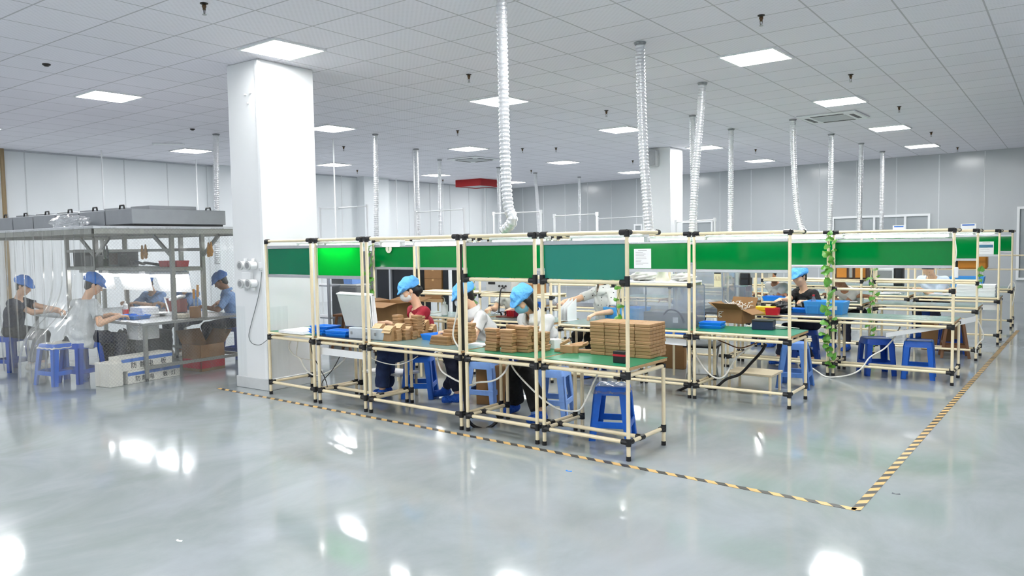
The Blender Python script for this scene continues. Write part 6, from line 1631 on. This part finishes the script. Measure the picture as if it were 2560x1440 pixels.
for i, (x0, x1) in enumerate(((-7.62, -6.75), (-8.68, -7.78), (-9.6, -8.85))):
    l = thing('shaded_lamp', 'bright lamp with a white reflector under the booth rack, %s' % ['nearest the column', 'in the middle', 'farthest left'][i], 'lamp', ((x0+x1)/2, -3.7, 1.3), 0, 'booth bench lamps')
    MB().box(x0, x1, -3.78, -3.62, 1.36, 1.4, .006).build('housing', M_frame, l)
    MB().cyl((x0+.04, -3.72, 1.33), (x1-.04, -3.72, 1.33), .018, 8).build('tube', M_tube, l, smooth=True)
    MB().add([(x0, -3.63, 1.38), (x1, -3.63, 1.38), (x1-.03, -3.56, 1.1), (x0+.03, -3.56, 1.1)], [(0, 1, 2, 3)]).build('reflector', M_shade, l, solid=.004)
    for x in (x0+.1, x1-.1): MB().box(x-.01, x+.01, -3.71, -3.69, 1.4, 1.41).build('hanger', M_alu, l)
def blk(name, x, y, z, w, d, h, m, label, cat, rz=0, parts=None):
    o = thing(name, label, cat, (x, y, z), rz); MB().box(-w/2, w/2, -d/2, d/2, .0008, h, .006).build('body', m, o, local=True)
    if parts: parts(o)
    return o
M_dkgrey = mat('dark_grey_case', (84, 86, 88), .5)
blk('equipment_case', -9.45, -3.7, 1.4655, .34, .3, .26, M_dkgrey, 'dark grey equipment case on the booth rack at the left', 'case')
blk('equipment_case', -8.95, -3.7, 1.4655, .56, .3, .17, mat('dark_grey_case2', (98, 99, 100), .5), 'long dark grey equipment case on the booth rack behind the curtain fold', 'case')
def scr(o): MB().box(-.12, .12, -.155, -.15, .03, .2).build('opening', mat('dark_brown', (70, 46, 30), .5), o, local=True)
blk('open_case', -8.35, -3.7, 1.4655, .3, .3, .25, M_dkgrey, 'grey open-fronted case on the booth rack right of the long case', 'case', 0, scr)
for i, x in enumerate((-7.02, -6.79)):
    tray(x, -3.75, 1.466, .22, .18, .085, 0, '%s red bin on the booth rack' % ['left', 'right'][i], M_red, group='red bins on the booth rack')
tag(MB().tube(spline([(-8.1, -3.72, 1.5), (-7.95, -3.8, 1.56), (-7.8, -3.7, 1.5), (-7.6, -3.78, 1.52), (-7.35, -3.7, 1.49), (-7.2, -3.72, 1.5)], 8), .02, 7).build('cable_bundle', M_cableb, smooth='all'), 'dark cable bundle lying on the booth rack', 'cable')
M_glove = mat('orange_glove', (206, 146, 62), .7, noise=.05)
for i, (x, y, z, m) in enumerate(((-7.36, -3.945, 1.72, M_glove), (-7.27, -3.945, 1.73, M_glove), (-6.42, -3.52, 1.74, M_glove), (-6.36, -3.52, 1.75, M_glove), (-8.42, -3.945, 1.72, M_dkgrey), (-8.34, -3.945, 1.73, M_dkgrey))):
    g = Fld([(x, y, z-.14), (x, y, z+.06)], .1, .008)
    g.rc((x, y, z-.02), (x, y, z-.09), .028, .036, .01, ((0, 1, 0), .5)); g.rc((x, y, z+.04), (x, y, z-.02), .018, .028, .01, ((0, 1, 0), .5))
    for k in range(4): g.rc((x-.024+.016*k, y, z-.09), (x-.026+.017*k, y, z-.135-.006*(k in (1, 2))), .011, .009, .004)
    g.rc((x+.03, y, z-.05), (x+.045, y, z-.09), .011, .009, .006)
    v_, f_ = surfnet(g.D, g.o, g.h); b = MB(); b.v = v_.tolist(); b.f = f_.tolist()
    tag(b.build('work_glove', m, smooth='all'), '%s work glove hanging from the booth rack rail, %s' % ('orange' if m is M_glove else 'dark grey', ['left of the middle pair', 'right of the middle pair', 'left of the pair near the column', 'right of the pair near the column', 'left of the dark pair', 'right of the dark pair'][i]), 'glove', 'gloves on the booth rack rail')
# goods on the table
for k in range(4):
    o = MB().box(-.17, .17, -.12, .12, 0, .034, .003).build('document_box', M_paper); p = at(338, 796, TZ); o.location = (p[0]-.12, p[1]+.2, TZ+.0008+.035*k); o.rotation_euler = (0, 0, .1-.05*k)
    tag(o, '%s white flat box in the pile on the booth table' % ['lowest', 'second', 'third', 'topmost'][k], 'box', 'white flat boxes on the booth table')
p = at(300, 800, TZ); tray(p[0]-.05, p[1]+.2, TZ+.0008, .42, .26, .05, .15, 'blue tray on the booth table beside the white coat', group=None)
p = at(258, 792, TZ)
for i, (dx, dy) in enumerate(((-.05, .35), (.05, .3))):
    b_ = thing('dropper_bottle', '%s white bottle with a red base on the booth table' % ['left', 'right'][i], 'bottle', (p[0]+dx, p[1]+dy, TZ))
    MB().lathe([(.042, .001), (.042, .085)], n=14).build('red_base', M_red, b_, local=True); MB().lathe([(.034, .086), (.034, .15), (.014, .17), (.012, .2)], n=14).build('upper', M_bottle, b_, smooth=True, local=True)
p = at(497, 794, TZ)
tag(MB().lathe([(.075, .001), (.075, .15)], (p[0]-.08, p[1]+.0, TZ), 20).build('tool_pot', M_kraft2, smooth=True), 'brown round pot of tools at the booth table edge', 'pot')
for i, (dx, dy, ln) in enumerate(((-.02, .0, .24), (.03, .02, .3))):
    s_ = thing('screwdriver', '%s screwdriver with an orange grip standing in the brown pot' % ['shorter', 'taller'][i], 'tool', (p[0]-.08+dx, p[1]+dy, TZ+.151)); MB().cyl((0, 0, 0), (.01*i, 0, ln*.45), .008, 7).build('shaft', M_steel, s_, local=True); MB().cyl((.01*i, 0, ln*.45), (.02*i, 0, ln), .016, 8).build('grip', M_glove, s_, local=True)
p = at(458, 797, TZ); blk('pale_box', p[0]-.12, p[1]+.05, TZ, .16, .12, .06, mat('pale_tan', (214, 206, 186), .6), 'pale flat box left of the brown tool pot in the booth', 'box', .2)
p = at(400, 790, TZ)
l = thing('desk_lamp', 'white articulated desk lamp on the booth table', 'lamp', (p[0]-.1, p[1]+.2, TZ))
MB().lathe([(.08, .001), (.08, .02)], n=16).build('base', M_frame, l, local=True); MB().tube([(0, 0, .02), (-.2, .05, .24), (.12, .0, .26)], .012, 7).build('arm', M_frame, l, local=True); MB().obox((.22, 0, .25), (.3, .1, .04), roty(-.2), .01).build('head', M_frame, l, local=True)
for k, (dx, dy, rz) in enumerate(((0, 0, .2), (.1, .08, -.3), (.04, .16, .5), (.2, .03, .1))):
    o = MB().box(-.13, .13, -.1, .1, 0, .012, .002).build('white_sheet', M_paper); o.location = (p[0]-.25+dx, p[1]-.05+dy, TZ+.0009+.0125*k); o.rotation_euler = (0, 0, rz)
    tag(o, '%s loose white sheet before the desk lamp in the booth' % ['lowest', 'second', 'third', 'topmost'][k], 'paper', 'loose white sheets in the booth')
for i, x in enumerate((-7.55, -7.3)):
    blk('red_spool_box', x-.4, -3.2, TZ, .14, .12, .2, mat('dull_red', (176, 92, 84), .6), '%s dull red box on the booth table under the rack' % ['left', 'right'][i], 'box')
# under the table
def printed(o, w, d, h, rows, side):
    M0 = frame((0, 0, 0), (1, 0, 0), (0, 1, 0)); W_ = MW[o.name]
    MB().box(-w/2+.0, w/2, -d/2-.0015, -d/2-.0005, h*.62, h*.86).build('blue_band', mat('print_blue2', (58, 112, 196), .5), o, local=True)
    for txt, px, pz, sz in rows:
        lettering(txt, sz, W_@frame((px, -d/2-.003, pz), (1, 0, 0), (0, 0, 1)), 'lettering', mat('carton_ink', (40, 40, 46), .6), o)
M_carw = mat('white_carton_board', (222, 219, 210), .65, noise=.04)
def long_carton(x, y, z, w, d, h, rz, label, rows):
    o = thing('long_carton', label, 'box', (x, y, z), rz, None); MB().box(-w/2, w/2, -d/2, d/2, .0008, h, .005).build('body', M_carw, o, local=True); printed(o, w, d, h, rows, 0)
    return o
a = at(322, 962); b = at(452, 938); rz = math.atan2(b[1]-a[1], b[0]-a[0]); W = float(np.linalg.norm((b-a)[:2])); n_ = V3(-math.sin(rz), math.cos(rz), 0); c = (a+b)/2+n_*.13
long_carton(c[0], c[1], 0, W, .24, .17, rz, 'lower white long carton with a blue band on the booth floor', (('防', -W*.32, .055, .075), ('静', -W*.2, .055, .075), ('电', -W*.06, .055, .075), ('板', W*.2, .055, .075), ('灯', W*.36, .055, .075)))
c2 = c+n_*.02-V3(math.cos(rz), math.sin(rz), 0)*.09
long_carton(c2[0], c2[1], .1708, W*.96, .26, .18, rz, 'upper white long carton with a blue band and dark lettering in the booth', (('防', -W*.26, .06, .085), ('静', -W*.1, .06, .085), ('电', W*.05, .06, .085), ('板', W*.3, .06, .085)))
c3 = c+n_*.02-V3(math.cos(rz), math.sin(rz), 0)*(W*.5+.16); blk('crushed_carton', c3[0], c3[1], 0, .18, .3, .3, M_carw, 'crumpled white carton end left of the long cartons', 'box', rz)
o = carton(-6.8, -3.42, 0, .4, .4, .37, .1, 'brown carton with a red band on the booth floor beside the column', open_={'x-': 1.0, 'y+': .9})
MB().box(-.19, .195, -.2025, -.2, .04, .17).box(.2, .2025, -.195, .195, .04, .17).build('red_band', M_red, o, local=True)
q = at(268, 935); bag(q[0], q[1]+.25, .001, .34, .34, .55, 'full black rubbish bag under the booth table', 33, 'rubbish_bag', mat('black_bag', (20, 20, 24), .25))
blk('white_drawer_box', -7.05, -4.15, TZ-.26, .3, .3, .22, M_paper, 'white drawer box hung under the booth table', 'box')
blk('darkening_case', -8.0, -3.5, 0, .4, .4, .5, M_dkgrey, 'dark case added to darken the floor space under the booth table', 'case')  # dark block added to make the space under the table darker
# people and stools of the booth
q = at(153, 958); stool(q[0], q[1], .12, 'blue stool with a dusty wrapped seat pushing out of the booth curtain', M_stool, .53, 2, .17, .225)
stool(-7.3, -4.85, .2, 'dark blue stool under the person in the white coat', M_stool2, .52, 0, .16, .21)
stool(-9.2, -4.95, .3, 'dark blue stool under the person in dark clothes', M_stool2, .5)
stool(-7.36, -2.48, .2, 'dark blue stool behind the booth table under the worker by the column', M_stool2, .5)
person('person in a light grey coat and blue cap seen from behind in the booth', (-7.34, -4.85, .58), 100, 12, 3, 26, -34, ((-7.4, -4.4, .84), (-6.98, -4.5, .84)), ((-7.45, -4.5, .1), (-7.1, -4.5, .1)), 'grey', 'navy', .72, 'short', M_cap2, None, h=.0095, hem=.1, shoe='shoe', S=1.07)
person('person in dark clothes and a blue cap at the left end of the booth table', (-9.17, -4.93, .58), 44, 12, 0, 24, -6, ((-8.78, -4.46, .86), (-8.86, -4.52, .84)), ((-8.8, -4.7, .1), (-8.85, -4.85, .1)), 'navy', 'black', .6, 'short', M_cap2, None, h=.0095, shoe='shoe')
person('person in a pale blue shirt and blue cap at the booth table beside the column', (-7.36, -2.5, .58), 232, 12, 0, 34, 0, ((-7.42, -3.05, .84), (-7.1, -3.1, .84)), ((-7.55, -2.9, .1), (-7.3, -2.95, .1)), 'pale', 'navy', .9, 'short', M_cap2, None, h=.0095, skin=SKIN2, shoe='shoe', collar=True)
person('person in a pale blue shirt facing the camera behind the booth rack post', (-8.5, -2.52, .58), 282, 14, 0, 24, 0, ((-8.3, -3.05, .86), (-8.6, -3.05, .86)), (None, None), 'pale', 'navy', .9, 'short', M_cap2, None, h=.011, shoe='shoe')
person('person in pale blue at the far side of the booth table under the lamps', (-9.5, -2.52, .55), 290, 20, 0, 36, 0, ((-9.3, -3.05, .84), (-9.6, -3.05, .84)), (None, None), 'pale', 'navy', .9, 'short', M_cap2, None, h=.011, shoe='shoe')
# ================================================================== pieces of parts hang under their part
SUBS = {'collar': 'shirt', 'chest_print': 'shirt', 'plastic_wrap': 'seat', 'ear_loops': 'face_mask', 'handle': 'housing', 'fan_cover': 'housing', 'lettering': 'body', 'blue_band': 'body', 'red_band': 'body',
        'display': 'front_panel', 'knob': 'front_panel', 'print_lines': 'sheet|body', 'numeral': 'disc', 'door_label': 'door', 'crate_label': 'shell', 'ribs': 'shell', 'hazard_sign': 'warning_sticker', 'dark_band': 'warning_sticker',
        'packing_tape': 'body', 'socket_holes': 'body', 'tag': 'case', 'deflector': 'body', 'frame_arms': 'body', 'label_band': 'body', 'eyes': 'body', 'latch': 'body', 'lid_rim': 'lid'}
base = lambda o: o.name.split('.')[0]
for t in [o for o in COL.objects if o.type == 'EMPTY' and o.parent is None]:
    ch = list(t.children)
    if len(ch) < 2: continue
    legs = [c for c in ch if base(c) in ('post', 'back_leg', 'leg')]; feet = [c for c in ch if base(c) == 'foot']
    if feet and len(feet) <= len(legs):
        legs.sort(key=lambda c: COL.objects.find(c.name))
        ctr = lambda c: np.mean([tuple(v.co) for v in c.data.vertices], 0)
        for f in feet:
            cf = ctr(f); best = min(legs, key=lambda l: float(np.hypot(*(ctr(l)-cf)[:2]))); f.parent = best
    for c in ch:
        want = SUBS.get(base(c))
        if not want or c.parent is not t: continue
        for w_ in want.split('|'):
            p = [q for q in ch if base(q) == w_ and q is not c]
            if p: c.parent = p[0]; break
